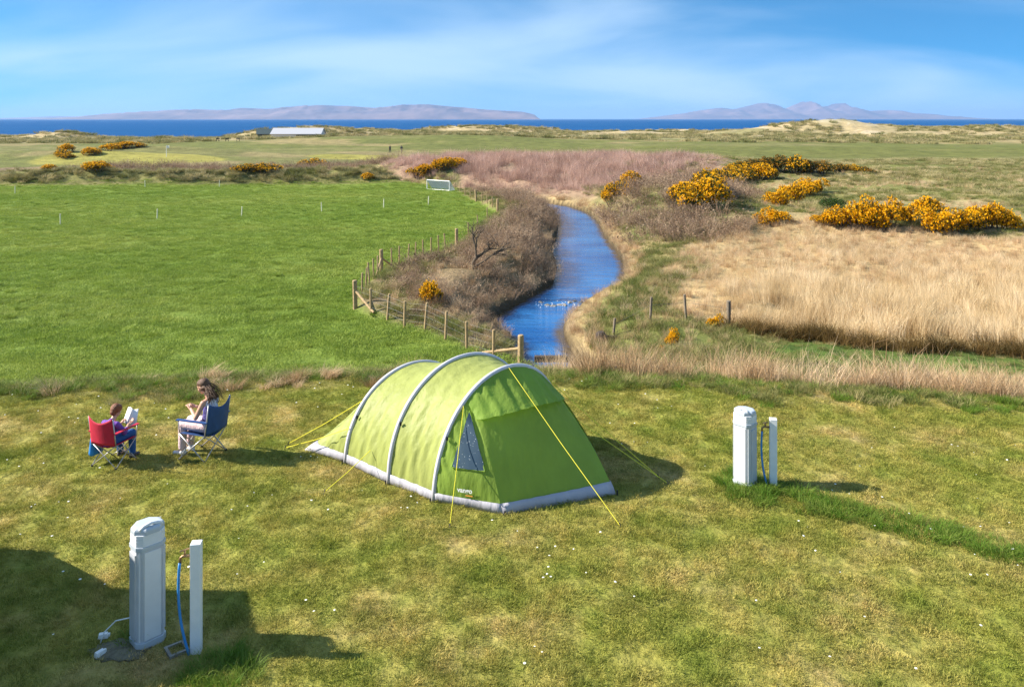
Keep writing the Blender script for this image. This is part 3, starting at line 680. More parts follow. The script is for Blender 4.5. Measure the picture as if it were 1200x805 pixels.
# stream margins: straw
q = rnd_poly([(-6, 26), (14, 26), (14, 92), (-6, 92)], 5, 16); q = q[near_stream(q, 0.2, 1.35, -1) & (fbm(q[:, 0], q[:, 1], 3, 3, 101) > .40)]
scatter('bank_straw', 'pale dry grass fringe along the right bank of the stream', q, DRY, 0.40, 0.75, seed=14)
# brambles on the left bank
BR = [twigs('bramble_%d' % k, 34, 0.5, 0.7, 1.25, 'bramble', 110 + k, 0.25) for k in range(4)]
BANK = [p[:2] for p in fence_w] + [(-10, 95), (-2, 90), (6, 80), (5, 60), (5.5, 45), (3, 38), (0.5, 33), (1.5, 28)]
q = rnd_poly(BANK, 2.6, 17); df = sdist_poly(FIELD, q[:, 0], q[:, 1]); q = q[near_stream(q, 0.25, 9, 1) & (df < -1.3) & (q[:, 1] > 29.5)]
q = q[(fbm(q[:, 0], q[:, 1], 3, 3, 102) > 0.40)]
scatter('bramble_thicket', 'brown leafless bramble thicket on the left bank of the stream', q, BR, 0.5, 0.95, mul=np.interp(q[:, 1], [28, 34, 40], [.45, .75, 1.0]), seed=15)
q = rnd_poly(BANK, 5, 18); df = sdist_poly(FIELD, q[:, 0], q[:, 1]); q = q[(df < -0.15) & (df > -2.6) & (q[:, 1] > 24)]
RG = [blades('roughgrass_%d' % k, 110, 0.32, 0.14, 0.40, 0.012, 1.0, 'rough_green', 3, (0.35, 0), 120 + k) for k in range(4)]
scatter('fence_grass', 'rough green grass growing along the wire fence', q, RG, 0.6, 1.2, seed=16)
q = rnd_poly(BANK, 2.4, 19); df = sdist_poly(FIELD, q[:, 0], q[:, 1]); q = q[(df < -1.2) & near_stream(q, 0.2, 9, 1)]
scatter('bank_litter', 'dry tan grass among the brambles of the left bank', q, DRY, 0.35, 0.7, seed=17)
# rough pasture right of the stream
PAST = [(2.6, 21), (14, 20), (30, 24), (45, 45), (75, 90), (80, 125), (30, 125), (9, 90), (8, 60), (7, 45), (3, 33)]
q = in_view(rnd_poly(PAST, 3.4, 20), 4); q = q[(sdist_poly(REEDBED, q[:, 0], q[:, 1]) < 0.3) & (sdist_poly(PATH, q[:, 0], q[:, 1]) < 0) & near_stream(q, 1.2, 999)]
q = q[RNG.uniform(size=len(q)) < np.clip(40 / q[:, 1], 0.3, 1)]
kk = fbm(q[:, 0], q[:, 1], 5, 4, 103)
scatter('rough_pasture', 'rough green tussocky grass right of the stream', q[kk < 0.56], RG, 0.7, 1.4, seed=18)
q3 = rnd_poly(GREENS, 9, 27); q3 = q3[near_stream(q3, 0.9, 999)]
scatter('bank_tussocks', 'green tussocks on the bank between stream and reed bed', q3[fbm(q3[:, 0], q3[:, 1], 2.2, 3, 118) > .38], RG, 0.6, 1.3, seed=31)
q4 = rnd_poly(PATH, 4.5, 28); scatter('path_grass', 'mown green strip along the foot of the reed bed', in_view(q4, 3), RG, 0.35, 0.6, seed=32)
q5 = in_view(rnd_poly(REEDBED, 3.2, 29), 4); q5 = q5[(q5[:, 1] > 38) | (q5[:, 0] / q5[:, 1] < .3)]
scatter('short_straw', 'short pale dry grass at the back of the reed bed', q5, DRY, 0.35, 0.8, seed=33)
scatter('pasture_straw', 'straw coloured grass patches in the rough pasture', q[kk > 0.50], DRY, 0.3, 0.65, seed=19)
OT = [blades('olive_%d' % k, 160, 0.6, 0.2, 0.5, 0.022, 1.0, 'olive_tuft', 3, (0.35, 0), 130 + k) for k in range(4)]
q = in_view(rnd_poly([(9, 60), (80, 80), (130, 150), (-20, 150), (6, 100)], 0.5, 21), 5); kk = fbm(q[:, 0], q[:, 1], 7, 4, 104); q = q[(kk > .42) & near_stream(q, 2, 999)]
scatter('heath_tufts', 'olive and buff tussocks over the heath behind the gorse', q, OT, 0.7, 1.5, seed=20)
# pink reeds behind the bend
PK = [blades('pinkreed_%d' % k, 60, 0.7, 0.6, 1.6, 0.024, 0.35, 'reed_pink', 3, (0.10 + .08 * k, 0), 140 + k) for k in range(5)]
PINK = [(-17, 103), (-11, 98), (-4, 92), (2, 87.5), (7, 83), (11, 77), (14, 78), (21, 90), (31, 116), (10, 122), (-8, 120), (-18, 114)]
q = rnd_poly(PINK, 2.0, 22); q = q[fbm(q[:, 0], q[:, 1], 6, 3, 105) > 0.33]
scatter('pink_reeds', 'pinkish brown dry reeds on the bank behind the stream bend', q, PK, 0.6, 1.15, mul=np.clip(0.35 + sdist_poly(PINK, q[:, 0], q[:, 1]) * .13, .35, 1), seed=21)
q = np.concatenate([rnd_poly([(-20, 104), (-60, 103), (-60, 112), (-30, 122), (-16, 118)], 0.8, 23), rnd_poly([(9, 74), (13, 60), (17, 62), (24, 78), (24, 100), (14, 88)], 1.2, 24), rnd_poly([far_z(x, y, 0)[:2] for x, y in ((705, 250), (730, 235), (800, 245), (880, 262), (860, 280), (790, 288), (740, 292), (715, 280))], 1.1, 30)])
scatter('heath_brambles', 'brown scrub on the banks around the reeds', q, BR, 0.8, 1.5, seed=22)
# grassy bank along the far edge of the field
BG = [blades('bankgrass_%d' % k, 150, 0.6, 0.35, 0.8, 0.03, 1.0, 'olive_tuft', 3, (0.7, 0), 150 + k) for k in range(4)]
q = rnd_poly([(-75, 95.2), (-8, 95.2), (-8, 101), (-75, 101)], 2.0, 25)
scatter('bank_grass', 'long windswept grass on the bank at the far edge of the field', q, BG, 0.6, 1.05, seed=23)
# marram on the dunes
MA = [blades('marram_%d' % k, 120, 1.3, 0.5, 1.0, 0.09, 0.7, 'olive_tuft', 2, (0.4, 0), 160 + k) for k in range(3)]
q = in_view(rnd_poly([(-330, 240), (330, 240), (420, 480), (-420, 480)], 0.12, 26), 10); q = q[fbm(q[:, 0], q[:, 1], 18, 3, 106) > 0.42]
scatter('marram_grass', 'buff marram grass on the far dunes', q, MA, 0.7, 1.5, seed=24)

# ------------------------------------------------------------------ gorse bushes: each one a thing
def gorse_meshes(k, flower, lobes):
    rg = np.random.default_rng(200 + k); cen = []
    for i in range(lobes):
        a = rg.uniform(0, 6.28); r = rg.uniform(0, .55); cen.append((r * math.cos(a), r * math.sin(a), rg.uniform(.25, .62), rg.uniform(.17, .40)))
    V, T, V2, T2 = [], [], [], []
    for i in range(1700):
        cx, cy, cz, r = cen[rg.integers(len(cen))]
        d = rg.normal(size=3); d[2] = abs(d[2]) * 1.0 - .25; d /= np.linalg.norm(d)
        rr = r * rg.uniform(.55, 1.08); p = np.array([cx, cy, cz]) + d * rr * np.array([1, 1, .85])
        if p[2] < 0.02: p[2] = rg.uniform(.02, .15)
        e = d + rg.normal(size=3) * .5; e /= np.linalg.norm(e); u = np.cross(e, rg.normal(size=3)); u /= np.linalg.norm(u)
        j = len(V); L = rg.uniform(.05, .11); w = rg.uniform(.012, .022)
        V += [p - u * w, p + u * w, p + e * L]; T.append((j, j + 1, j + 2))
        if i % 2 == 0:
            V += [p - u * w + e * L * .3, p + e * L * .4, p + u * L * .8 + e * L * .6]; T.append((j + 3, j + 4, j + 5))
        if rr > r * .72 and rg.uniform() < flower * (0.8 + .35 * d[2] - .15 * d[0]):
            for _ in range(4):
                j = len(V2); c = p + e * L * rg.uniform(.3, .9) + rg.normal(size=3) * .02; a_, b_ = rg.normal(size=3), rg.normal(size=3)
                a_ = a_ / np.linalg.norm(a_) * .030; b_ = b_ / np.linalg.norm(b_) * .030
                V2 += [c - a_, c - b_, c + a_, c + b_]; T2 += [(j, j + 1, j + 2), (j, j + 2, j + 3)]
    return fast_mesh('foliage', np.array(V), np.array(T)), (fast_mesh('blossom', np.array(V2), np.array(T2)) if T2 else None)
GM = [gorse_meshes(k, f, lb) for k, (f, lb) in enumerate(((0.62, 6), (0.70, 8), (0.46, 7), (0.26, 7)))]
for f, b2 in GM:
    f.materials.append(MATS['gorse_leaf']); b2.materials.append(MATS['gorse_flower'])
DULL = GM[3][1].copy(); DULL.materials.clear(); DULL.materials.append(MATS['gorse_dull'])
GREEN = GM[2][0].copy(); GREEN.materials.clear(); GREEN.materials.append(MATS['shrub_leaf'])
st = MB()
for i in range(7):
    a = i * .9; st.tube([(0.06 * math.cos(a), 0.06 * math.sin(a), -.1), (.2 * math.cos(a), .2 * math.sin(a), .2), (.42 * math.cos(a), .42 * math.sin(a), .5)], [.03, .02, .008], 5)
STEM = mesh_of('stems', st.v, st.f); STEM.materials.append(MATS['bark'])
def gorse(px, py, z, w, h, kind, label, group):
    p = far_z(px, py, z); t = thing('gorse_bush' if kind < 5 else 'green_shrub', label, 'gorse' if kind < 5 else 'shrub', (p[0], p[1], land_zs(p) - 0.06 - 0.14 * h), RNG.uniform(0, 6.28), group)
    big = 1.0 if py > 300 else (1.45 if px > 760 else 1.2); t.scale = (w * big / 1.7, w * big / 1.7, h * (1 + (big - 1) * .55) / 0.95)
    if kind == 5: link('foliage', GREEN, None, t)
    else:
        link('foliage', GM[min(kind, 3)][0], None, t); link('blossom', DULL if kind == 4 else GM[kind][1], None, t)
    link('stems', STEM, None, t)
Lb = {'A': 'olive gorse bush with sparse dull flowers in the long far row on the heath', 'B': 'orange flecked gorse bush on the knoll sloping down to the stream',
      'C': 'orange gorse bush in the short column climbing the heath', 'D': 'bright orange gorse bush in the dense clump above the reed bed', 'E': 'yellow orange gorse bush in the wide clump at the back of the reed bed',
      'F': 'gorse bush with orange flowers on the steep bank beside the pink reeds', 'H': 'small gorse bush half hidden in scrub on the field bank', 'I': 'rust and yellow gorse bush on the golf course slope'}
GL = [('A', -0.9, 4, [(868, 200, 2.6, 1.2), (882, 200, 2.8, 1.5), (898, 201, 3.4, 1.9), (915, 202, 3.6, 2.2), (932, 203, 3.6, 2.3), (948, 203, 3.0, 1.8), (964, 203, 3.2, 1.6), (982, 203, 2.8, 1.3), (1000, 203, 2.6, 1.2), (1012, 203, 2.2, .9)]),
      ('B', -0.9, 3, [(795, 237, 2.0, 1.2), (808, 243, 2.4, 1.5), (822, 244, 2.4, 1.7), (826, 229, 2.6, 1.7), (842, 221, 2.8, 1.7), (858, 215, 2.6, 1.6), (874, 212, 2.6, 1.5), (890, 212, 2.6, 1.5), (905, 211, 2.0, 1.2)]),
      ('C', -1.0, 1, [(957, 226, 2.2, 1.4), (944, 231, 2.4, 1.7), (930, 238, 2.4, 1.8), (914, 243, 2.0, 1.5), (906, 262, 1.7, 1.1), (893, 264, 1.2, .8)]),
      ('D', -1.3, 0, [(966, 265, 1.3, .8), (982, 268, 1.9, 1.4), (1000, 269, 2.2, 1.7), (1016, 268, 2.3, 2.0), (1032, 270, 2.2, 1.6), (1044, 266, 1.7, 1.9)]),
      ('E', -1.3, 1, [(1062, 262, 1.8, 1.3), (1080, 258, 2.2, 1.6), (1092, 273, 2.0, 1.5), (1108, 273, 2.1, 1.6), (1124, 272, 2.0, 1.5), (1140, 272, 2.1, 1.6), (1156, 269, 2.0, 1.7), (1170, 268, 2.0, 1.6), (1185, 270, 1.6, 1.2)]),
      ('F', -1.8, 2, [(716, 240, 2.4, 1.6), (726, 231, 2.4, 1.8), (736, 222, 2.4, 1.8)]),
      ('H', -1.0, 2, [(489, 208, 2.6, 1.6), (500, 206, 2.4, 1.4), (511, 202, 2.6, 1.6), (524, 199, 3.0, 1.7), (538, 197, 3.0, 1.5), (428, 212, 2, 1.0), (116, 202, 4.2, 1.4), (104, 201, 3.0, 1.1), (56, 201, 2.2, 1.0)]),
      ('I', -0.6, 2, [(72, 184, 4.0, 1.6), (82, 178, 3.6, 1.7), (76, 186, 3.6, 1.2), (101, 182, 3.6, 1.6), (112, 180, 4.2, 1.3), (126, 177, 4.5, 1.5), (138, 175, 4.6, 1.4), (150, 173, 4.6, 1.4), (162, 172, 4.2, 1.1)])]
for key, z, kind, items in GL:
    hs_ = sorted(i_[2] * i_[3] for i_ in items)
    for (px, py, w, h) in items:
        lab = Lb[key]
        if w * h == hs_[-1] > hs_[-2]: lab = 'largest ' + lab.replace('small ', '')
        elif w * h == hs_[0] < hs_[1]: lab = 'smallest ' + lab.replace('small ', '')
        if key == 'B': w, h = w * 1.3, h * 1.3
        gorse(px, py, z, w, h, kind if RNG.uniform() > .25 else (2 if kind == 3 else min(3, kind + 1)), lab, {'A': 'gorse in the far row', 'B': 'gorse on the knoll', 'C': 'gorse column on the heath', 'D': 'gorse clump above the reeds', 'E': 'gorse clump behind the reeds', 'F': 'gorse on the reed bank', 'H': 'gorse on the field bank', 'I': 'gorse on the golf slope'}[key])
gorse(505, 356, -1.7, 1.55, 1.25, 1, 'yellow gorse bush among brambles inside the fence corner', None)
gorse(788, 404, -2.0, .8, .75, 1, 'low orange gorse bush below the old fence posts', None)
gorse(839, 389, -2.0, .75, .85, 1, 'upright orange gorse bush next to a weathered fence post', None)
gorse(775, 413, -2.0, .4, .3, 2, 'tiny gorse sprig beside a larger low bush', None)
gorse(973, 247, -1.2, 2.2, 1.1, 5, 'plain green shrub between two orange gorse clumps', None)
gorse(368, 198, -1.0, 4.6, 2.0, 3, 'dark round gorse bush on the golf course bank', None)
gorse(310, 203, -1.0, 4.0, 1.4, 3, 'low dark gorse bush beside the rough golf bank', None)
gorse(292, 202, -1.0, 3.6, 1.1, 3, 'small dark scrub bush at the left end of the golf bank', None)
# ------------------------------------------------------------------ the tent
def fabric(name, c, trans=0.25, rough=0.55, wr=0.5):
    m, n, l, b = newmat(name)
    g = n.new('ShaderNodeTexCoord').outputs['Object']
    v = noise(n, l, 1.6, 5, g)
    cc = ramp(n, l, v, [(0.3, tuple(x * .88 for x in c)), (0.7, tuple(min(1, x * 1.1) for x in c))])
    l.new(cc, b.inputs['Base Color']); b.inputs['Roughness'].default_value = rough; b.inputs['Specular IOR Level'].default_value = 0.35
    mpn = n.new('ShaderNodeMapping'); mpn.inputs['Scale'].default_value = (1, 1, 0.35); l.new(g, mpn.inputs[0])
    bp = n.new('ShaderNodeBump'); bp.inputs['Strength'].default_value = wr; bp.inputs['Distance'].default_value = 0.05
    l.new(noise(n, l, 4.5, 4, mpn.outputs[0], 0.5), bp.inputs['Height'])
    l.new(bp.outputs[0], b.inputs['Normal'])
    tr = n.new('ShaderNodeBsdfTranslucent'); l.new(cc, tr.inputs[0]); l.new(bp.outputs[0], tr.inputs[1])
    ms = n.new('ShaderNodeMixShader'); ms.inputs[0].default_value = trans
    out = [q for q in n if q.type == 'OUTPUT_MATERIAL'][0]
    l.new(b.outputs[0], ms.inputs[1]); l.new(tr.outputs[0], ms.inputs[2]); l.new(ms.outputs[0], out.inputs[0]); return m
fabric('tent_lime', (0.42, 0.465, 0.13), .38, wr=.9); fabric('tent_green', (0.38, 0.55, 0.095), .58, wr=1.0); fabric('tent_beam', (0.56, 0.55, 0.60), 0.05, 0.45, 0.2)
fabric('tent_skirt', (0.40, 0.39, 0.43), 0.05, 0.6, 0.8); paint('rope', (0.74, 0.66, 0.04), 0.6, var=0.05); paint('rubber_black', (0.02, 0.02, 0.022), 0.6)
paint('logo_white', (0.8, 0.8, 0.78), 0.5, var=0.02); paint('logo_orange', (0.8, 0.35, 0.06), 0.5, var=0.02)
m, n, l, b = newmat('tent_window')
g = n.new('ShaderNodeTexCoord').outputs['Object']; vz = n.new('ShaderNodeTexVoronoi'); vz.inputs['Scale'].default_value = 26; l.new(g, vz.inputs['Vector'])
l.new(ramp(n, l, vz.outputs['Distance'], [(0.10, (0.55, 0.6, 0.62)), (0.16, (0.055, 0.085, 0.115))]), b.inputs['Base Color']); b.inputs['Roughness'].default_value = 0.22
paint('clear_panel', (0.62, 0.70, 0.72), 0.2, var=0.1)

PHI = 0.757; TB = np.array([math.cos(PHI), math.sin(PHI), 0]); TA = np.array([TB[1], -TB[0], 0])     # across, and forward to the porch
ARCH = [((-3.63, 14.23), 2.5, 0.13, 0.0), ((-2.814, 13.696), 2.62, 1.43, .087), ((-1.965, 12.919), 3.098, 1.72, .010), ((-1.192, 12.313), 2.807, 1.765, .071)]
ROOT = np.array([-0.172, 13.277, 0.0])
def archp(i, t):
    (x, y), w, h, ln = ARCH[i]; t = np.asarray(t, float); z = h * np.clip(np.sin(t), 0, 1) ** 0.892
    return np.array([x, y, 0]) + TB * (w * (1 - np.cos(t)) / 2)[..., None] + TA * (ln * z)[..., None] + np.array([0, 0, 1.0]) * z[..., None]
def bodyp(i, t, u):
    """span i between arch i and i+1"""
    t, u = np.broadcast_arrays(np.asarray(t, float), np.asarray(u, float)); p = archp(i, t) * (1 - u)[..., None] + archp(i + 1, t) * u[..., None]
    c = ROOT + TA * ((p - ROOT) @ TA)[..., None] + np.array([0, 0, .5]); inw = (c - p); inw /= np.linalg.norm(inw, axis=-1, keepdims=True) + 1e-9
    sag = 0.075 * 4 * u * (1 - u) * np.sin(t) ** .7 * (0.4 if i == 0 else 1)
    low = np.exp(-(t / .55) ** 2) + np.exp(-((math.pi - t) / .55) ** 2) + .25
    wrk = 0.020 * low * np.sin(t) ** .4 * (np.sin(26 * u + 9 * t + i * 2) + .7 * np.sin(41 * u - 14 * t + i) + .5 * np.sin(17 * u + 31 * t)) * (4 * u * (1 - u)) ** .5
    return p + inw * (sag + wrk)[..., None]
def grid_mesh(name, P, m, parent, smooth=True, thick=0.0):
    nr, ncn = P.shape[:2]; ii = np.arange(nr * ncn).reshape(nr, ncn)
    q = np.stack([ii[:-1, :-1], ii[:-1, 1:], ii[1:, 1:], ii[1:, :-1]], -1).reshape(-1, 4)
    o = link(name, fast_mesh(name, (P - ROOT).reshape(-1, 3), q), MATS[m], parent, smooth)
    if thick: md = o.modifiers.new('thickness', 'SOLIDIFY'); md.thickness = thick; md.offset = 0
    return o
tent = thing('tent', 'lime green inflatable tunnel tent with grey air beams pitched on the grass', 'tent', tuple(ROOT))
tt = np.linspace(0, math.pi, 73)
for i in range(3):
    uu = np.linspace(0, 1, 25); Tm, Um = np.meshgrid(tt, uu)
    o = grid_mesh('rear_panel' if i == 0 else 'flysheet', bodyp(i, Tm, Um), 'tent_lime', tent)
for i in (1, 2, 3):
    mb = MB(); P = archp(i, np.linspace(0.0, math.pi, 41)); mb.tube([tuple(p - ROOT) for p in P], 0.037, 8)
    o = mb.build('air_beam', MATS['tent_beam'], tent, True); o.scale = (1, 1, 1)
def pix(p):
    x, y, z = p[..., 0], p[..., 1], p[..., 2] - HC
    return np.stack([600 + F * x / y, HZ - F * z / y], -1)
ta = np.linspace(0, math.pi, 721); k = np.argmin(np.abs(pix(archp(3, ta))[:360, 0] - 549)); T1 = ta[k]; T2 = math.pi - T1 * 0.92
FL, FR = np.array([-0.14, 11.89, 0]), np.array([1.59, 12.55, 0]); L3, R3 = archp(3, 0.0), archp(3, math.pi)
def basep(t):
    t = np.asarray(t, float)[..., None]
    a_ = L3 + (FL - L3) * np.clip(t / T1, 0, 1); b_ = FL + (FR - FL) * np.clip((t - T1) / (T2 - T1), 0, 1); c_ = FR + (R3 - FR) * np.clip((t - T2) / (math.pi - T2), 0, 1)
    return np.where(t < T1, a_, np.where(t < T2, b_, c_))
def frontp(t, v, off=0.0):
    t, v = np.broadcast_arrays(np.asarray(t, float), np.asarray(v, float))
    top, bot = archp(3, t), basep(t); p = top * (1 - v)[..., None] + bot * v[..., None]
    bul = 0.14 * np.sin(math.pi * v) * np.clip(np.linalg.norm(top - bot, axis=-1) / 1.5, 0, 1)
    fold = 0.022 * (np.sin(38 * t + 3 * v) + .6 * np.sin(61 * t - 6 * v)) * np.exp(-(v / .35) ** 2) + 0.012 * np.sin(45 * t) * np.exp(-((1 - v) / .15) ** 2) * (v < .995)
    dirn = TA + TB * (0.55 * np.clip((t - math.pi / 2) / 1.2, -1, 1))[..., None]; dirn = dirn / np.linalg.norm(dirn, axis=-1, keepdims=True)
    return p + dirn * (bul + fold * np.clip(v * 20, 0, 1) + off)[..., None]
vv = np.linspace(0, 1, 33)
for nm, a_, b_ in (('side_panel', 0.0, T1), ('door_panel', T1, T2), ('side_panel', T2, math.pi)):
    Tm, Vm = np.meshgrid(np.linspace(a_, b_, 33), vv); grid_mesh(nm, frontp(Tm, Vm), 'tent_green', tent)
Tm, Vm = np.meshgrid(np.linspace(T1 - .04, T2 + .06, 41), np.linspace(0, .27, 12))
arcv = 1 - 0.35 * np.abs((Tm - (T1 + T2) / 2) / ((T2 - T1) / 2)) ** 2.5
P = frontp(Tm, Vm * arcv, 0.012); P += (TA * 0.17)[None, None] * ((Vm / .27) ** 1.3 * arcv)[..., None]
grid_mesh('visor', P, 'tent_green', tent)
# grey mud skirt round the foot
for i in range(3):
    for sgn in (0, 1):
        rows = []
        for zz in (0.0, .07, .15):
            uu = np.linspace(0, 1, 17); h_ = ARCH[i][2] * (1 - uu) + ARCH[i + 1][2] * uu
            t_ = np.arcsin(np.clip((zz / h_), 0, .95) ** (1 / .892)); t_ = math.pi - t_ if sgn else t_
            p = bodyp(i, t_, uu); p[:, 2] = zz + .002; rows.append(p + TB * (0.012 if sgn else -0.012))
        grid_mesh('mud_skirt', np.array(rows), 'tent_skirt', tent, False, thick=.004)
for a_, b_ in ((0.0, T1), (T1, T2), (T2, math.pi)):
    t_ = np.linspace(a_ + 1e-3, b_ - 1e-3, 17); rows = []
    for zz in (0.0, .08, .15):
        v_ = 1 - np.clip(zz / np.maximum(archp(3, t_)[:, 2], .02), 0, .9); p = frontp(t_, v_, 0.02); p[:, 2] = np.minimum(p[:, 2], zz + .002); rows.append(p)
    grid_mesh('mud_skirt', np.array(rows), 'tent_skirt', tent, False, thick=.004)
# windows
gt, gv = np.meshgrid(np.linspace(0.02, math.pi - .02, 240), np.linspace(0.02, .98, 160)); GP = frontp(gt, gv); GX = pix(GP)
def onfront(px, py, off, tlim):
    d = ((GX - np.array([px, py])) ** 2).sum(-1) + np.where((gt > tlim[0]) & (gt < tlim[1]), 0, 1e9); j = np.unravel_index(np.argmin(d), d.shape); return frontp(gt[j], gv[j], off)
A_, B_, C_ = np.array((549.5, 480)), np.array((567.5, 551.5)), np.array((528.5, 546.5)); V, T, N_ = [], [], 8; ix = {}
for i in range(N_ + 1):
    for j in range(N_ + 1 - i):
        w = (A_ * i + B_ * j + C_ * (N_ - i - j)) / N_; ix[i, j] = len(V); V.append(onfront(*w, 0.028, (0, T1)) - ROOT)
for (i, j) in ix:
    if i + j < N_:
        T.append((ix[i, j], ix[i + 1, j], ix[i, j + 1]))
        if i + j < N_ - 1: T.append((ix[i + 1, j], ix[i + 1, j + 1], ix[i, j + 1]))
win = link('window', mesh_of('window', V, T), MATS['tent_window'], tent, True); win['label'] = 'dark triangular window spotted with raindrops'
mb = MB(); cs = [onfront(*q_, 0.035, (0, T1)) - ROOT for q_ in (A_, B_, C_)]
for p, q_ in ((cs[0], cs[1]), (cs[1], cs[2]), (cs[2], cs[0])): mb.tube([tuple(p), tuple(q_)], 0.010, 5)
mb.build('window_trim', MATS['tent_green'], win)
Tm, Vm = np.meshgrid(np.linspace(T2 + .06, T2 + .42, 9), np.linspace(.15, .72, 15)); grid_mesh('clear_panel', frontp(Tm, Vm, 0.03), 'clear_panel', tent)
# wordmark on the side panel
cv = bpy.data.curves.new('logo', 'FONT'); cv.body = 'vango'; cv.size = 0.10; cv.align_x = 'CENTER'; cv.offset = 0.003
to = bpy.data.objects.new('logo', cv); col.objects.link(to); bpy.context.view_layer.update()
lme = bpy.data.meshes.new_from_object(to.evaluated_get(bpy.context.evaluated_depsgraph_get())); bpy.data.objects.remove(to)
pc_, px_, py_ = onfront(544, 576, .03, (0, T1)), onfront(556, 577.5, .03, (0, T1)), onfront(543.5, 568, .03, (0, T1))
ex = Vector(px_ - pc_).normalized(); ez = ex.cross(Vector(py_ - pc_)).normalized(); ey = ez.cross(ex)
Mx = Matrix((ex, ey, ez)).transposed().to_4x4(); Mx.translation = Vector(pc_ - ROOT) + ez * 0.012
lme.transform(Mx); link('logo', lme, MATS['logo_white'], tent)
mb = MB(); mb.box((0.07, -.04, 0), (.11, .015, .003)); o = mb.build('logo_line', MATS['logo_orange'], tent); o.data.transform(Mx)
# guy ropes and pegs: from a point on the tent to a peg in the grass
def guy(p, q_):
    p, q_ = np.array(p), np.array(q_); md_ = (p + q_) / 2 - np.array([0, 0, .02]); mb = MB(); mb.tube([tuple(p - ROOT), tuple(md_ - ROOT), tuple(q_ - ROOT)], 0.006, 5); mb.build('guy_rope', MATS['rope'], tent)
    pg = MB(); d = (p - q_) / np.linalg.norm(p - q_); pg.tube([tuple(q_ - ROOT + d * .02 + np.array([0, 0, .03])), tuple(q_ - ROOT - np.array([d[0], d[1], 0]) * .05 - np.array([0, 0, .12]))], 0.009, 5); pg.build('peg', MATS['rubber_black'], tent)
def arch_at(i, px, half=1):
    P = archp(i, ta); X_ = pix(P)[:, 0]; return P[np.argmin(np.abs(X_[:360] - px))]
guy(archp(3, math.pi * .5) + TA * .05, np.array(G(727, 618)) + [0, 0, .02]); guy(arch_at(3, 541) + TA * .05, np.array(G(527, 619)) + [0, 0, .02])
guy(bodyp(1, .20, .55) - TB * .03, np.array(G(380, 578)) + [0, 0, .02]); guy(arch_at(1, 428) - TB * .05, np.array(G(338, 521)) + [0, 0, .02]); guy(arch_at(1, 412) - TB * .05, np.array(G(334, 526)) + [0, 0, .02])
guy(archp(2, math.pi * .8) + TB * .04, np.array(G(783, 568)) + [0, 0, .02]); guy(archp(3, math.pi * .72) + TB * .04, np.array(G(772, 560)) + [0, 0, .02])
for i in (1, 2, 3):                                                   # strap buckles on the beams and storm pegs at their feet
    for t_ in (.52,):
        p = archp(i, t_) - ROOT - TB * .03 + TA * .07; mb = MB(); mb.box(tuple(p), (.03, .025, .055)); mb.build('strap', MATS['rubber_black'], tent)
    pg = MB(); p = archp(i, 0.0) - ROOT - TB * .06; pg.tube([tuple(p + [0, 0, .06]), tuple(p - [0, 0, .1])], .012, 5); pg.build('peg', MATS['rubber_black'], tent)
for p in (FL, FR):
    pg = MB(); p = p - ROOT + TA * .05; pg.tube([tuple(p + [0, 0, .07]), tuple(p - [0, 0, .1])], .014, 5); pg.build('peg', MATS['rubber_black'], tent)

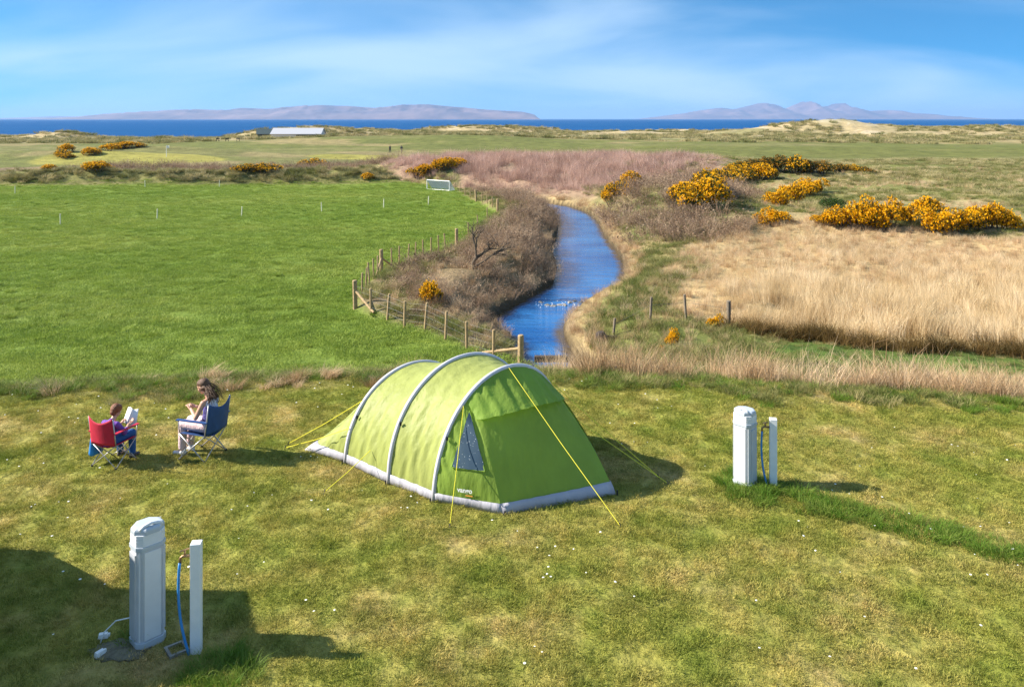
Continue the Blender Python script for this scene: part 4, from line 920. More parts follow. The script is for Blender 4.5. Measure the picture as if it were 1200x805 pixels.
# ------------------------------------------------------------------ electric hookups and water taps
paint('pillar_grey', (0.50, 0.52, 0.56), 0.42, 0.15, var=0.05); paint('pillar_lid', (0.42, 0.46, 0.50), 0.45, var=0.05); paint('pillar_white', (0.66, 0.67, 0.68), 0.4, var=0.03)
paint('post_white', (0.74, 0.75, 0.76), 0.5, var=0.05, bump=.05); paint('hose_blue', (0.03, 0.22, 0.55), 0.45, var=.05); paint('brass', (0.32, 0.20, 0.10), 0.4, .7)
paint('soil', (0.17, 0.15, 0.10), 0.95, var=.35, scale=18, bump=.6); paint('iron', (0.05, 0.05, 0.05), 0.7, var=.3)
def octo(w, d, c): return [(-w + c, -d), (w - c, -d), (w, -d + c), (w, d - c), (w - c, d), (-w + c, d), (-w, d - c), (-w, -d + c)]
def hookup(px, py, h, rz, label, w=0.155, d=0.135):
    p = G(px, py); t = thing('hookup_pillar', label, 'hookup pillar', (p[0], p[1], land_zs(p)), rz, 'electric hookup pillars')
    mb = MB(); mb.prism(octo(w, d, .055), -.05, h - .24); mb.build('column', MATS['pillar_grey'], t, bevel=.006)
    mb = MB(); mb.prism(octo(w + .012, d + .012, .055), -.06, .075); mb.build('plinth', MATS['pillar_lid'], t, bevel=.006)
    for sx in (-1, 1):                                                 # raised panels on both broad faces and edge rails
        mb = MB(); mb.box((0, sx * (d + .004), (h - .24) / 2 + .03), ((w - .055) * 2 - .02, .006, h - .36)); mb.build('panel', MATS['pillar_white'], t, bevel=.003)
        mb = MB(); mb.box((sx * (w + .006), 0, (h - .24) / 2 + .03), (.016, (d - .055) * 2 - .012, h - .40)); mb.build('socket_door', MATS['pillar_grey'], t, bevel=.003)
    for sx in (-1, 1):
        for sy in (-1, 1):
            mb = MB(); mb.box((sx * (w - .024), sy * (d - .024), (h - .25) / 2 + .04), (.014, .014, h - .34), Matrix.Rotation(R(45), 3, 'Z')); mb.build('edge_rail', MATS['pillar_white'], t)
    mb = MB(); mb.prism(octo(w + .010, d + .010, .055), h - .25, h - .205); mb.build('collar', MATS['pillar_lid'], t, bevel=.004)
    mb = MB(); mb.prism(octo(w + .002, d + .002, .055), h - .206, h - .078); mb.build('lamp_head', MATS['pillar_white'], t, bevel=.004)
    for k_ in range(3): mb = MB(); mb.prism(octo(w + .0035, d + .0035, .055), h - .186 + k_ * .034, h - .178 + k_ * .034); mb.build('louvre', MATS['pillar_white'], t)
    mb = MB(); ring = octo(w + .010, d + .010, .09); nn = len(ring); lv = [(0, 1.0), (.036, 1.0), (.052, .97), (.064, .90), (.070, .76)]
    mb.add([(x * k_, y * k_, h - .08 + z) for z, k_ in lv for x, y in ring], [tuple(range(nn - 1, -1, -1)), tuple((len(lv) - 1) * nn + k_ for k_ in range(nn))] + [(i * nn + k_, i * nn + (k_ + 1) % nn, (i + 1) * nn + (k_ + 1) % nn, (i + 1) * nn + k_) for i in range(len(lv) - 1) for k_ in range(nn)])
    lid = mb.build('lid', MATS['pillar_lid'], t)
    mb = MB(); mb.tube([(-w * .8, -d * .62, h - .035), (-w * .5, -d * .66, h + .0), (0, -d * .68, h + .016), (w * .5, -d * .66, h + .0), (w * .8, -d * .62, h - .035)], .018, 8); mb.build('handle', MATS['pillar_white'], lid, True)
    return t
hookup(173, 750, 1.32, R(46), 'tall grey hookup pillar standing in the dark shadow')
hookup(873, 567, 1.22, R(-47), 'tall grey hookup pillar standing in full sun beyond the tent')
def tap_post(px, py, h, rz, label, hose):
    p = G(px, py); t = thing('tap_post', label, 'tap post', (p[0], p[1], land_zs(p)), rz, 'water tap posts')
    mb = MB(); mb.box((0, 0, h / 2 - .1), (.11, .11, h + .2)); mb.build('post', MATS['post_white'], t, bevel=.006)
    z = h - .14; tp = MB(); tp.tube([(-.05, 0, z), (-.14, 0, z), (-.165, 0, z - .02), (-.17, 0, z - .08)], .016, 8); tp.tube([(-.12, 0, z), (-.12, 0, z + .06)], .011, 8)
    tap = tp.build('tap', MATS['brass'], t, True)
    hd = MB(); hd.tube([(-.165, -.03, z + .065), (-.08, .03, z + .065)], .009, 6); hd.build('tap_handle', MATS['brass'], tap)
    hs = MB(); pts = []
    for k_ in range(15):
        u = k_ / 14; pts.append((-.17 - .03 * math.sin(u * math.pi * .8) + hose * .13 * u ** 2, -.01 - .065 * u, z - .07 - u * (z - .09)))
    hs.tube(pts, .015, 8); hs.build('hose', MATS['hose_blue'], t, True)
    return t
tap_post(230, 763, 1.19, R(8), 'white square water tap post with blue hose in the van shadow', 1.0)
tap_post(906, 569, 1.08, R(-10), 'white square water tap post in full sun beside lush grass', .7)
# drain frame and a scrap of cable by the near hookup
p = G(207, 762); t = thing('drain', 'small open drain in the ground between pillar and tap', 'drain', (p[0], p[1], land_zs(p) - .02), R(40)); t.scale = (.75, .75, 1)
mb = MB()
for sx, sy, lx, ly in ((-.12, 0, .04, .28), (.12, 0, .04, .28), (0, -.12, .2, .04), (0, .12, .2, .04)): mb.box((sx, sy, .02), (lx, ly, .06))
mb.build('frame', MATS['stone'], t); mb = MB(); mb.box((0, 0, .006), (.2, .2, .012)); mb.build('grate', MATS['iron'], t)
mb = MB(); pts = [(.30, .02, .30), (.2, .0, .36), (.05, -.02, .33), (-.08, -.02, .16), (-.10, -.06, .04)]; p = G(142, 752)
mb.tube([(p[0] + x - .1, p[1] + y, land_zs(p) + max(.03, z * .75)) for x, y, z in pts], .007, 6); o = mb.build('cable', MATS['white_plastic'], None, True); tag(o, 'thin pale cable looping down beside the shaded pillar', 'cable')
for (px, py, rz) in ((121, 748, .3), (117, 769, 1.0)):
    p = G(px, py); mb = MB(); mb.box((0, 0, .035), (.11, .06, .05), taper=.8); mb.box((.055, 0, .035), (.03, .03, .03)); o = mb.build('plastic_cap', MATS['white_plastic'], None, bevel=.004); o.location = (p[0], p[1], land_zs(p)); o.rotation_euler = (0, 0, rz)
    tag(o, 'small white plastic cap lying on bare earth by the shaded pillar', 'cap', 'plastic caps on the bare earth')
p = G(140, 762); bm = bmesh.new(); bmesh.ops.create_uvsphere(bm, u_segments=24, v_segments=10, radius=1)
for v in bm.verts:
    k_ = fbm(np.array([v.co.x * 2 + 3]), np.array([v.co.y * 2 + v.co.z]), .5, 3, 7)[0]; v.co = Vector((v.co.x * .34 * (.6 + .7 * k_), v.co.y * .20 * (.6 + .7 * k_), v.co.z * .022 * (.4 + k_)))
me_ = bpy.data.meshes.new('bare_earth'); bm.to_mesh(me_); bm.free(); o = link('bare_earth', me_, MATS['soil'], None, True); o.location = (p[0], p[1], land_zs(p) + .005)
o['kind'] = 'structure'; o['label'] = 'bare earth patch by the shaded pillar'

# ------------------------------------------------------------------ fences, stakes and timbers
def post_mesh(name, w, h, m, rnd=False, top=1.0):
    mb = MB()
    if rnd: mb.lathe([(w / 2, -.4), (w / 2, h - .02), (w / 2 * .8, h)], n=10)
    else: mb.box((0, 0, h / 2 - .2), (w, w, h + .4), taper=top)
    me = mesh_of(name, mb.v, mb.f); me.materials.append(MATS[m]); return me
PM, PB = post_mesh('post', .10, 1.0, 'post_wood', True), post_mesh('corner_post', .19, 1.15, 'post_wood', True)
PS = post_mesh('post', .075, 1.0, 'post_wood', True)
fence = thing('stock_fence', 'wooden post and wire stock fence round the green field', 'fence', tuple(fence_w[0][:2]) + (land_zs(fence_w[0]),))
f0 = np.array(fence.location); tops = []; BIG = {0, 8, 14, 23, 27, 31}
for i, p in enumerate(fence_w):
    z = land_zs(p); big = i in BIG; o = link('corner_post' if big else 'post', PB if big else (PM if i < 9 else PS), None, fence)
    o.location = np.array([p[0], p[1], z]) - f0; o.rotation_euler = (RNG.normal() * .03, RNG.normal() * .03, RNG.uniform(0, 6)); tops.append(np.array([p[0], p[1], z]) - f0)
for hz in (.25, .5, .72, .92):
    mb = MB()
    for i in range(len(tops) - 1): mb.tube([tuple(tops[i] + [0, 0, hz]), tuple(tops[i + 1] + [0, 0, hz])], .0022, 4, False)
    mb.build('wire', MATS['wire'], fence)
for a_, b_ in ((0, 1), (8, 7), (14, 15), (14, 13)):
    d = tops[b_] - tops[a_]; d = d / np.linalg.norm(d); mb = MB(); mb.tube([tuple(tops[a_] + [0, 0, .72]), tuple(tops[a_] + d * 1.5 + [0, 0, .08])], .05, 8); mb.build('strut', MATS['post_wood'], fence)
old = thing('old_fence', 'remains of an old grey post fence on the rough bank right of the stream', 'fence', (0, 0, 0))
op = []
for k_, (px, py, h) in enumerate(((719, 381, .5), (762, 377, .8), (804, 372, .85), (854, 376, .9))):
    p = G(px, py, -2.0); o = link('post', post_mesh('post', .10 if k_ < 3 else .17, h + .15, 'old_wood', True), None, old); o.location = (p[0], p[1], land_zs(p)); o.rotation_euler = (RNG.normal() * .05, RNG.normal() * .05, 0); op.append((p[0], p[1], land_zs(p) + h * .8))
mb = MB(); mb.tube(op, .004, 4); mb.build('wire', MATS['wire'], old)
p = G(964, 436, -1.1); o = link('old_post', post_mesh('old_post', .17, .75, 'old_wood', True, .9), None); o.location = (p[0], p[1], land_zs(p)); o.rotation_euler = (.03, -.06, .3)
tag(o, 'short weathered grey post standing alone in the dry reeds', 'post')
STK = post_mesh('fence_stake', .08, .8, 'pale_wood', True)
for k_, (px, py) in enumerate(((70.7, 263), (184, 257), (283, 254), (377, 248), (17.5, 227.5), (170, 220), (257, 219.5), (449.6, 244), (502, 240))):
    p = G(px, py, -2.0); o = link('fence_stake', STK, None); o.location = (p[0], p[1], land_zs(p)); o.rotation_euler = (RNG.normal() * .03, RNG.normal() * .03, RNG.uniform(0, 3))
    tag(o, 'thin pale stake standing by itself out in the green field', 'stake', 'stakes in the field')
# leaning timber, culvert beam and stump by the near end of the water
p, q_ = np.array(G(652, 424, -2.2)), np.array(G(671, 399, -2.2)); mb = MB(); z = land_zs(p); b0 = np.array([p[0], p[1], z - .2])
mb.tube([tuple(b0), tuple(b0 + [.30, .1, .55]), tuple(b0 + [.62, .15, 1.05])], [.10, .09, .05], 8); o = mb.build('leaning_timber', MATS['dark_wood'], None); tag(o, 'dark broken timber leaning over the near end of the stream', 'timber')
p = np.array(G(646, 420, -2.4)); z = max(land_zs(p), -2.6); mb = MB(); mb.box((p[0], p[1] + .1, z + .16), (1.15, .22, .20)); o = mb.build('culvert_beam', MATS['dark_wood'], None, bevel=.02); tag(o, 'dark beam lying across the near end of the stream', 'beam')
p = np.array(G(704, 388, -2.1)); z = land_zs(p); mb = MB(); mb.lathe([(.22, -.2), (.24, .1), (.19, .34), (.12, .42)], (p[0], p[1], z), 9); mb.tube([(p[0], p[1], z + .2), (p[0] + .7, p[1] + .1, z + .18)], [.10, .06], 7); o = mb.build('tree_stump', MATS['dark_wood'], None); tag(o, 'dark rotten stump on the green bank right of the stream', 'stump')
# stones of the little weir
for k_, (px, py) in enumerate(((634, 356), (641, 355.5), (648, 356), (655, 355), (661, 356), (668, 355), (674, 354.5), (680, 352))):
    p = G(px, py, WZ); bm = bmesh.new(); bmesh.ops.create_icosphere(bm, subdivisions=2, radius=1)
    for v in bm.verts: v.co *= .8 + .4 * random.random()
    me_ = bpy.data.meshes.new('weir_stone'); bm.to_mesh(me_); bm.free(); o = link('weir_stone', me_, MATS['stone'], None); o.location = (p[0], p[1], WZ - .02); o.location.y += random.uniform(-.5, .5); o.scale = (.14 + .1 * random.random(), .12, .07 + .04 * random.random()); o.rotation_euler = (0, 0, random.random() * 3)
    tag(o, 'wet grey stone in the row crossing the stream', 'stone', 'stones of the little weir')
V, T = [], []
for k_ in range(45):
    px, py = random.uniform(628, 690), 357 + random.gauss(0, 3); p = np.array(G(px, py, WZ + .015)); s = random.uniform(.015, .045); j = len(V); V += [p + [-s, 0, 0], p + [0, -s * .6, 0], p + [s, 0, 0], p + [0, s * .6, .02]]; T += [(j, j + 1, j + 2, j + 3)]
o = link('weir_foam', mesh_of('weir_foam', V, T), MATS['foam']); o['kind'] = 'stuff'; o['label'] = 'white ripples of water breaking over the stones'
# bent dead stalks in the dry reeds
for k_, (cx, stalks) in enumerate(((1020, [[(1020, 431, 0), (1024, 401, .0), (1042, 398, 0)], [(1034, 428, 0), (1040, 405, 0), (1038, 385, 0)], [(1010, 414, 0), (1022, 426, 0)]]), (1065, [[(1063, 432, 0), (1070, 418, 0), (1092, 402, 0)], [(1058, 440, 0), (1075, 428, 0), (1090, 424, 0)], [(1092, 430, 0), (1093, 403, 0)]]))):
    base = G(cx, 440, -1.2); mb = MB(); yb = base[1]
    for st_ in stalks:
        pts = []
        for (px, py, _) in st_:
            pts.append(((px - 600) / F * yb, yb + random.uniform(-.1, .1), HC + (HZ - py) / F * yb))
        pts[0] = (pts[0][0], pts[0][1], min(pts[0][2], land_zs(pts[0])) - .05); mb.tube(pts, [.010] * (len(pts) - 1) + [.004], 5)
    o = mb.build('dead_stalks', MATS['straw'], None); tag(o, ('bent pale dead stalks forming an open hoop above the dry reeds', 'sprawling pale dead stalks leaning over the dry reeds')[k_], 'dead plant')

# ------------------------------------------------------------------ bare tree on the left bank
p = G(553, 318, -1.6); tz = land_zs(p); tree = thing('bare_tree', 'small leafless tree standing in the brambles on the stream bank', 'tree', (p[0], p[1], tz - .1)); tree.scale = (1.35, 1.35, 1.3)
mb, tw = MB(), MB(); rt = random.Random(3)
def grow(p, d, L, r, dep):
    pts = [p]; q_ = Vector(p)
    for s in range(3):
        d = (d + Vector((rt.gauss(0, .18), rt.gauss(0, .18), rt.gauss(0, .12)))).normalized(); q_ = q_ + d * L / 3; pts.append(tuple(q_))
    (mb if dep < 2 else tw).tube(pts, [r, r * .85, r * .72, r * .6], 6 if dep < 2 else 4, False)
    if dep < 5:
        for k_ in range(3 if dep < 4 else 2):
            a = rt.uniform(0, 6.28); e = (d * .9 + Vector((math.cos(a), math.sin(a) * .8, .15)) * rt.uniform(.5, .95)).normalized(); grow(tuple(q_ if k_ < 2 else Vector(pts[2])), e, L * rt.uniform(.6, .85), r * .58, dep + 1)
grow((0, 0, 0), Vector((.05, 0, 1)), .55, .085, 0)
grow((0.02, 0, .15), Vector((.8, -.1, .5)), .7, .05, 1)
mb.build('trunk', MATS['bark'], tree, True); tw.build('crown', MATS['bark'], tree)

# ------------------------------------------------------------------ far things: goal, walkers, flag, sheds
p = G(513.5, 223, -2.0); t = thing('football_goal', 'small white football goal with net at the far end of the field', 'goal', (p[0], p[1], land_zs(p)), R(-38)); t.scale = (1.2, 1.2, 1.05)
mb = MB()
for a_, b_ in (((-1.4, 0, 0), (-1.4, 0, 1.0)), ((1.4, 0, 0), (1.4, 0, 1.0)), ((-1.4, 0, 1.0), (1.4, 0, 1.0)), ((-1.4, 0, .04), (1.4, 0, .04)), ((-1.4, .7, .04), (1.4, .7, .04)), ((-1.4, 0, .04), (-1.4, .7, .04)), ((1.4, 0, .04), (1.4, .7, .04)), ((-1.4, .7, .04), (-1.4, 0, 1.0)), ((1.4, .7, .04), (1.4, 0, 1.0))): mb.tube([a_, b_], .045, 6)
mb.build('frame', MATS['white_plastic'], t); mb = MB()
for k_ in range(29): x = -1.4 + k_ * .1; mb.tube([(x, .68, .04), (x, .03, .98)], .034, 3, False)
for k_ in range(10): u = k_ / 9; mb.tube([(-1.4, .68 - .65 * u, .04 + .94 * u), (1.4, .68 - .65 * u, .04 + .94 * u)], .016, 3, False)
mb.build('net', MATS['white_plastic'], t)
# ------------------------------------------------------------------ people: rounded limbs fused into one continuous surface
paint('skin', (0.55, 0.31, 0.21), 0.5, var=.06); paint('hair_brown', (0.105, 0.048, 0.020), 0.5, var=.3, scale=30, bump=.5); paint('hair_auburn', (0.20, 0.062, 0.020), 0.5, var=.3, scale=30, bump=.5)
paint('cloth_purple', (0.16, 0.06, 0.36), 0.8, var=.12, scale=4, bump=.9); paint('cloth_jeans', (0.018, 0.085, 0.26), 0.85, var=.15, scale=4, bump=.9); paint('cloth_pink', (0.72, 0.52, 0.53), 0.8, var=.06, scale=4, bump=.9)
paint('cloth_navy', (0.075, 0.065, 0.24), 0.8, var=.1, scale=4, bump=.9); paint('cloth_white', (0.75, 0.72, 0.74), 0.8, var=.04, scale=4, bump=.9); paint('shoe_white', (0.62, 0.62, 0.66), 0.6, var=.05); paint('shoe_dark', (0.05, 0.045, 0.05), 0.6)
paint('chair_red', (0.50, 0.012, 0.045), 0.7, var=.12, bump=.25); paint('chair_blue', (0.012, 0.055, 0.19), 0.7, var=.12, bump=.25); paint('chair_steel', (0.42, 0.40, 0.40), 0.4, .5); paint('bag_blue', (0.02, 0.20, 0.52), 0.7, var=.12, bump=.25)
paint('paper', (0.80, 0.78, 0.76), 0.7, var=.03); paint('eye', (0.03, 0.02, 0.02), 0.3); paint('lip', (0.42, 0.16, 0.13), 0.5); paint('cloth_dark', (0.03, 0.032, 0.04), 0.85, var=.15)
def rcone(V, Fc, p0, r0, p1, r1, n=14):
    p0, p1 = Vector(p0), Vector(p1); d = p1 - p0; L = d.length; d = d.normalized() if L > 1e-6 else Vector((0, 0, 1))
    a = d.orthogonal().normalized(); b = d.cross(a); rings = []
    for k in range(1, 5): th = -math.pi / 2 + k * math.pi / 10; rings.append((p0 + d * r0 * math.sin(th), r0 * math.cos(th)))
    rings += [(p0, r0), (p1, r1)]
    for k in range(1, 5): th = k * math.pi / 10; rings.append((p1 + d * r1 * math.sin(th), r1 * math.cos(th)))
    o = len(V)
    for c, r in rings: V += [tuple(c + (a * math.cos(2 * math.pi * k / n) + b * math.sin(2 * math.pi * k / n)) * r) for k in range(n)]
    for i in range(len(rings) - 1): Fc += [(o + i * n + k, o + i * n + (k + 1) % n, o + (i + 1) * n + (k + 1) % n, o + (i + 1) * n + k) for k in range(n)]
    Fc += [tuple(o + k for k in range(n - 1, -1, -1)), tuple(o + (len(rings) - 1) * n + k for k in range(n))]
def organic(name, caps, m, parent, voxel=.008, smooth=6, scale_y=None):
    V, Fc = [], []
    for c in caps: rcone(V, Fc, *c)
    o = bpy.data.objects.new('tmp', mesh_of('tmp', V, Fc)); col.objects.link(o)
    rm = o.modifiers.new('fuse', 'REMESH'); rm.mode = 'VOXEL'; rm.voxel_size = voxel
    sm = o.modifiers.new('soft', 'SMOOTH'); sm.factor = .5; sm.iterations = smooth
    bpy.context.view_layer.update(); me = bpy.data.meshes.new_from_object(o.evaluated_get(bpy.context.evaluated_depsgraph_get())); bpy.data.objects.remove(o); me.name = name
    return link(name, me, MATS[m], parent, True)
def hand(palm, fdir, side, thumb, s=1.0, curl=.5):
    """palm centre, finger direction, across the knuckles, thumb direction: a palm and five bent fingers"""
    P, f, a, th = Vector(palm), Vector(fdir).normalized(), Vector(side).normalized(), Vector(thumb).normalized(); nrm = f.cross(a).normalized(); C = []
    C += [(P - f * .035 * s - a * .018 * s, .018 * s, P + f * .03 * s - a * .026 * s, .014 * s), (P - f * .035 * s + a * .018 * s, .018 * s, P + f * .03 * s + a * .026 * s, .014 * s), (P - f * .035 * s, .02 * s, P + f * .035 * s, .015 * s)]
    for k, (off, L) in enumerate(((-.030, .060), (-.011, .074), (.010, .070), (.029, .052))):
        b0 = P + f * .038 * s + a * off * s; d1 = (f - nrm * curl * .4).normalized(); d2 = (f - nrm * curl * 1.3).normalized(); k1 = b0 + d1 * L * .55 * s; C += [(b0, .0092 * s, k1, .0085 * s), (k1, .0085 * s, k1 + d2 * L * .5 * s, .0068 * s)]
    t0 = P - f * .02 * s + th * .022 * s; t1 = t0 + (th + f * .6).normalized() * .038 * s; C += [(t0, .012 * s, t1, .0095 * s), (t1, .0095 * s, t1 + (f + th * .2).normalized() * .028 * s, .008 * s)]
    return [(tuple(x[0]), x[1], tuple(x[2]), x[3]) for x in C]
def head(c, face, up, s=1.0):
    """skull, jaw, nose, ears from the head centre, the way it faces and its crown"""
    c, f, u = Vector(c), Vector(face).normalized(), Vector(up).normalized(); a = f.cross(u).normalized(); u = a.cross(f).normalized()
    q = lambda x, y, z: tuple(c + f * x * s + a * y * s + u * z * s)
    C = [(q(-.02, 0, .03), .088 * s, q(.012, 0, .03), .084 * s), (q(.03, 0, -.04), .058 * s, q(.055, 0, -.075), .034 * s), (q(.09, 0, .008), .011 * s, q(.108, 0, -.022), .014 * s)]
    for sd in (-1, 1): C += [(q(-.005, sd * .085, .012), .012 * s, q(-.008, sd * .09, -.018), .011 * s), (q(.05, sd * .04, -.02), .036 * s, q(.04, sd * .03, -.05), .034 * s)]
    return C, q
def face(parent, q, s):
    for sd in (-1, 1):
        mb = MB(); mb.lathe([(.001, -.009), (.007, -.006), (.009, 0), (.007, .006), (.001, .009)], n=8); o = mb.build('eye', MATS['eye'], parent, True); o.location = q(.082, sd * .033, .012); o.scale = (s, s, s)
    V, Fc = [], []; rcone(V, Fc, q(.084, -.018, -.056), .006 * s, q(.084, .018, -.056), .006 * s, 8); link('mouth', mesh_of('mouth', V, Fc), MATS['lip'], parent, True)

def camp_chair(name, label, loc, rz, m, s):
    """folding quad chair; local +x is where the sitter faces"""
    t = thing(name, label, 'camping chair', loc, rz, 'folding camping chairs'); t.scale = (s, s, s)
    W, D = .27, .24; legs = []
    def bar(nm, pts, r=.0105): mb = MB(); mb.tube(pts, r, 7); return mb.build(nm, MATS['chair_steel'], t, True)
    for sy in (-1, 1):
        bar('leg', [(D, sy * W, .02), (-D, sy * W * 1.0, .43)]); bar('leg', [(-D, sy * W, .02), (D, sy * W, .43)])
        bar('back_upright', [(-D, sy * W, .40), (-D - .03, sy * W, .60), (-D - .075, sy * W, .93)]); bar('arm_post', [(D, sy * W, .42), (D + .02, sy * W, .64)], .009)
        mb = MB(); g_ = []
        mb.add([(-D - .055, sy * W - .03, .645), (-D - .055, sy * W + .03, .645), (D + .05, sy * W + .03, .64), (D + .05, sy * W - .03, .64), (-D - .055, sy * W - .03, .66), (-D - .055, sy * W + .03, .66), (D + .05, sy * W + .03, .655), (D + .05, sy * W - .03, .655)], [(3, 2, 1, 0), (4, 5, 6, 7), (0, 1, 5, 4), (1, 2, 6, 5), (2, 3, 7, 6), (3, 0, 4, 7)]); mb.build('armrest', MATS[m], t)
    for sx in (-1, 1): bar('leg', [(sx * D, -W, .02), (sx * D, W, .43)], .009); bar('leg', [(sx * D, W, .02), (sx * D, -W, .43)], .009)
    for sx in (-1, 1):
        for sy in (-1, 1): mb = MB(); mb.lathe([(.02, 0), (.022, .02), (.014, .035)], (sx * D, sy * W, 0), 8); mb.build('foot', MATS['rubber_black'], t)
    def sheet(nm, fn, nu, nv):
        P = np.array([[fn(i / (nu - 1), j / (nv - 1)) for i in range(nu)] for j in range(nv)]); ii = np.arange(nu * nv).reshape(nv, nu)
        o = link(nm, fast_mesh(nm, P.reshape(-1, 3), np.stack([ii[:-1, :-1], ii[:-1, 1:], ii[1:, 1:], ii[1:, :-1]], -1).reshape(-1, 4)), MATS[m], t, True)
        md = o.modifiers.new('thickness', 'SOLIDIFY'); md.thickness = .008
    sheet('seat', lambda u, v: (-D + 2 * D * v, (u - .5) * 2 * W * .98, .43 - .06 * math.sin(u * math.pi) * (1 - .3 * v)), 13, 9)
    sheet('backrest', lambda u, v: (-D - .015 - .06 * v - .05 * math.sin(u * math.pi), (u - .5) * 2 * W * (.98), .44 + v * (.50 - .09 * math.sin(u * math.pi))), 15, 11)
    return t

def seated(name, label, loc, rz, s, skin_caps, clothes, headc, facing, crown, hair, hairm, hs=1.0):
    t = thing(name, label, 'person', loc, rz, None); t.scale = (s, s, s)
    hc, q = head(headc, facing, crown, hs)
    organic('body', skin_caps + hc, 'skin', t, .007, 5)
    face(t, q, hs)
    for nm, caps, m in clothes: organic(nm, caps, m, t, .011, 5)
    h = organic('hair', hair(q), hairm, t, .010, 3)
    return t
# woman: side on, looking down at her hands
def woman():
    p = G(238, 533); loc = (p[0], p[1], land_zs(p)); rz = math.atan2(.30, -.95)
    camp_chair('camping_chair', 'dark blue folding camping chair with a long haired sitter', loc, rz, 'chair_blue', 1.06)
    sh, el, wr = .165, .20, .055; sk = [((-.13, 0, .57), .125, (-.15, 0, .80), .105), ((-.15, 0, .80), .115, (-.15, 0, .93), .10), ((-.14, -.11, .97), .055, (-.14, .11, .97), .055), ((-.13, 0, .98), .05, (-.08, 0, 1.07), .046)]
    for sd in (-1, 1):
        sk += [((-.13, sd * sh, .965), .05, (-.02, sd * .215, .72), .038), ((-.02, sd * .215, .72), .038, (.19, sd * .07, .80), .026)]
        sk += hand((.245, sd * .045, .82), (.8, -sd * .35, .45), (0, sd * 1, .2), (.2, -sd * .5, .8), 1.0, .8 * sd)
        sk += [((-.10, sd * .095, .54), .092, (.33, sd * .10, .54), .062), ((.33, sd * .10, .54), .060, (.34, sd * .10, .12), .036), ((.33, sd * .1, .07), .035, (.47, sd * .11, .045), .030)]
    cl = [('vest_top', [((-.13, 0, .56), .138, (-.15, 0, .80), .118), ((-.15, 0, .80), .126, (-.15, 0, .90), .108), ((-.155, -.07, .90), .05, (-.145, -.09, 1.0), .028), ((-.155, .07, .90), .05, (-.145, .09, 1.0), .028)], 'cloth_navy'),
          ('trousers', [c for sd in (-1, 1) for c in (((-.13, sd * .085, .545), .112, (.33, sd * .105, .545), .080), ((.33, sd * .105, .54), .080, (.345, sd * .105, .15), .066))] + [((-.15, -.07, .55), .115, (-.15, .07, .55), .115)], 'cloth_pink')]
    for sd in (-1, 1): cl.append(('shoe', [((.30, sd * .1, .045), .043, (.38, sd * .105, .045), .043), ((.38, sd * .105, .045), .043, (.50, sd * .115, .036), .034), ((.31, sd * .1, .05), .04, (.325, sd * .1, .10), .042)], 'shoe_white'))
    cl.append(('under_top', [((-.17, -.09, .945), .068, (-.17, .09, .945), .068), ((-.185, 0, .86), .10, (-.175, 0, .94), .08)], 'cloth_white'))
    def hair(q):
        C = [(q(-.035, 0, .045), .098, q(.005, 0, .058), .086), (q(-.06, 0, .0), .085, q(-.075, 0, -.06), .070), (q(.035, 0, .088), .048, q(.062, 0, .070), .030)]
        rg = random.Random(5)
        for k in range(22):
            y = rg.uniform(-.085, .085); a = q(-.05 + rg.uniform(-.03, .03), y, -.02); d = (-.20 + rg.uniform(-.07, .03), y * 1.5 + rg.gauss(0, .02) + .02, 1.00 + rg.uniform(-.09, .06)); m_ = tuple((a[i] + d[i]) / 2 + (rg.uniform(-.03, .01), rg.gauss(0, .01), .02)[i] for i in range(3))
            C += [(a, .03, m_, .026), (m_, .026, d, .009)]
        return C
    wt = seated('person', 'person with long brown hair in pale pink trousers and dark vest, looking down', loc, rz, 1.0, sk, cl, (-.005, 0, 1.185), (.90, .05, -.42), (.42, 0, .9), hair, 'hair_brown')
    mb, rg = MB(), random.Random(9)
    for k in range(70):                                                # loose strands lifted by the wind
        y = rg.uniform(-.10, .10); a = Vector((-.06 + rg.uniform(-.05, .03), y, 1.19 + rg.uniform(-.07, .07))); e = Vector((-.27 + rg.uniform(-.10, .06), y * 1.6 + rg.gauss(.02, .03), .98 + rg.uniform(-.10, .12))); md_ = (a + e) / 2 + Vector((rg.uniform(-.07, .0), rg.gauss(0, .02), rg.uniform(0, .04)))
        mb.tube([tuple(a), tuple(a.lerp(md_, .6) + Vector((-.012, 0, .01))), tuple(md_), tuple(e)], [.005, .005, .004, .0015], 4, False)
    mb.build('hair_strands', MATS['hair_brown'], wt)
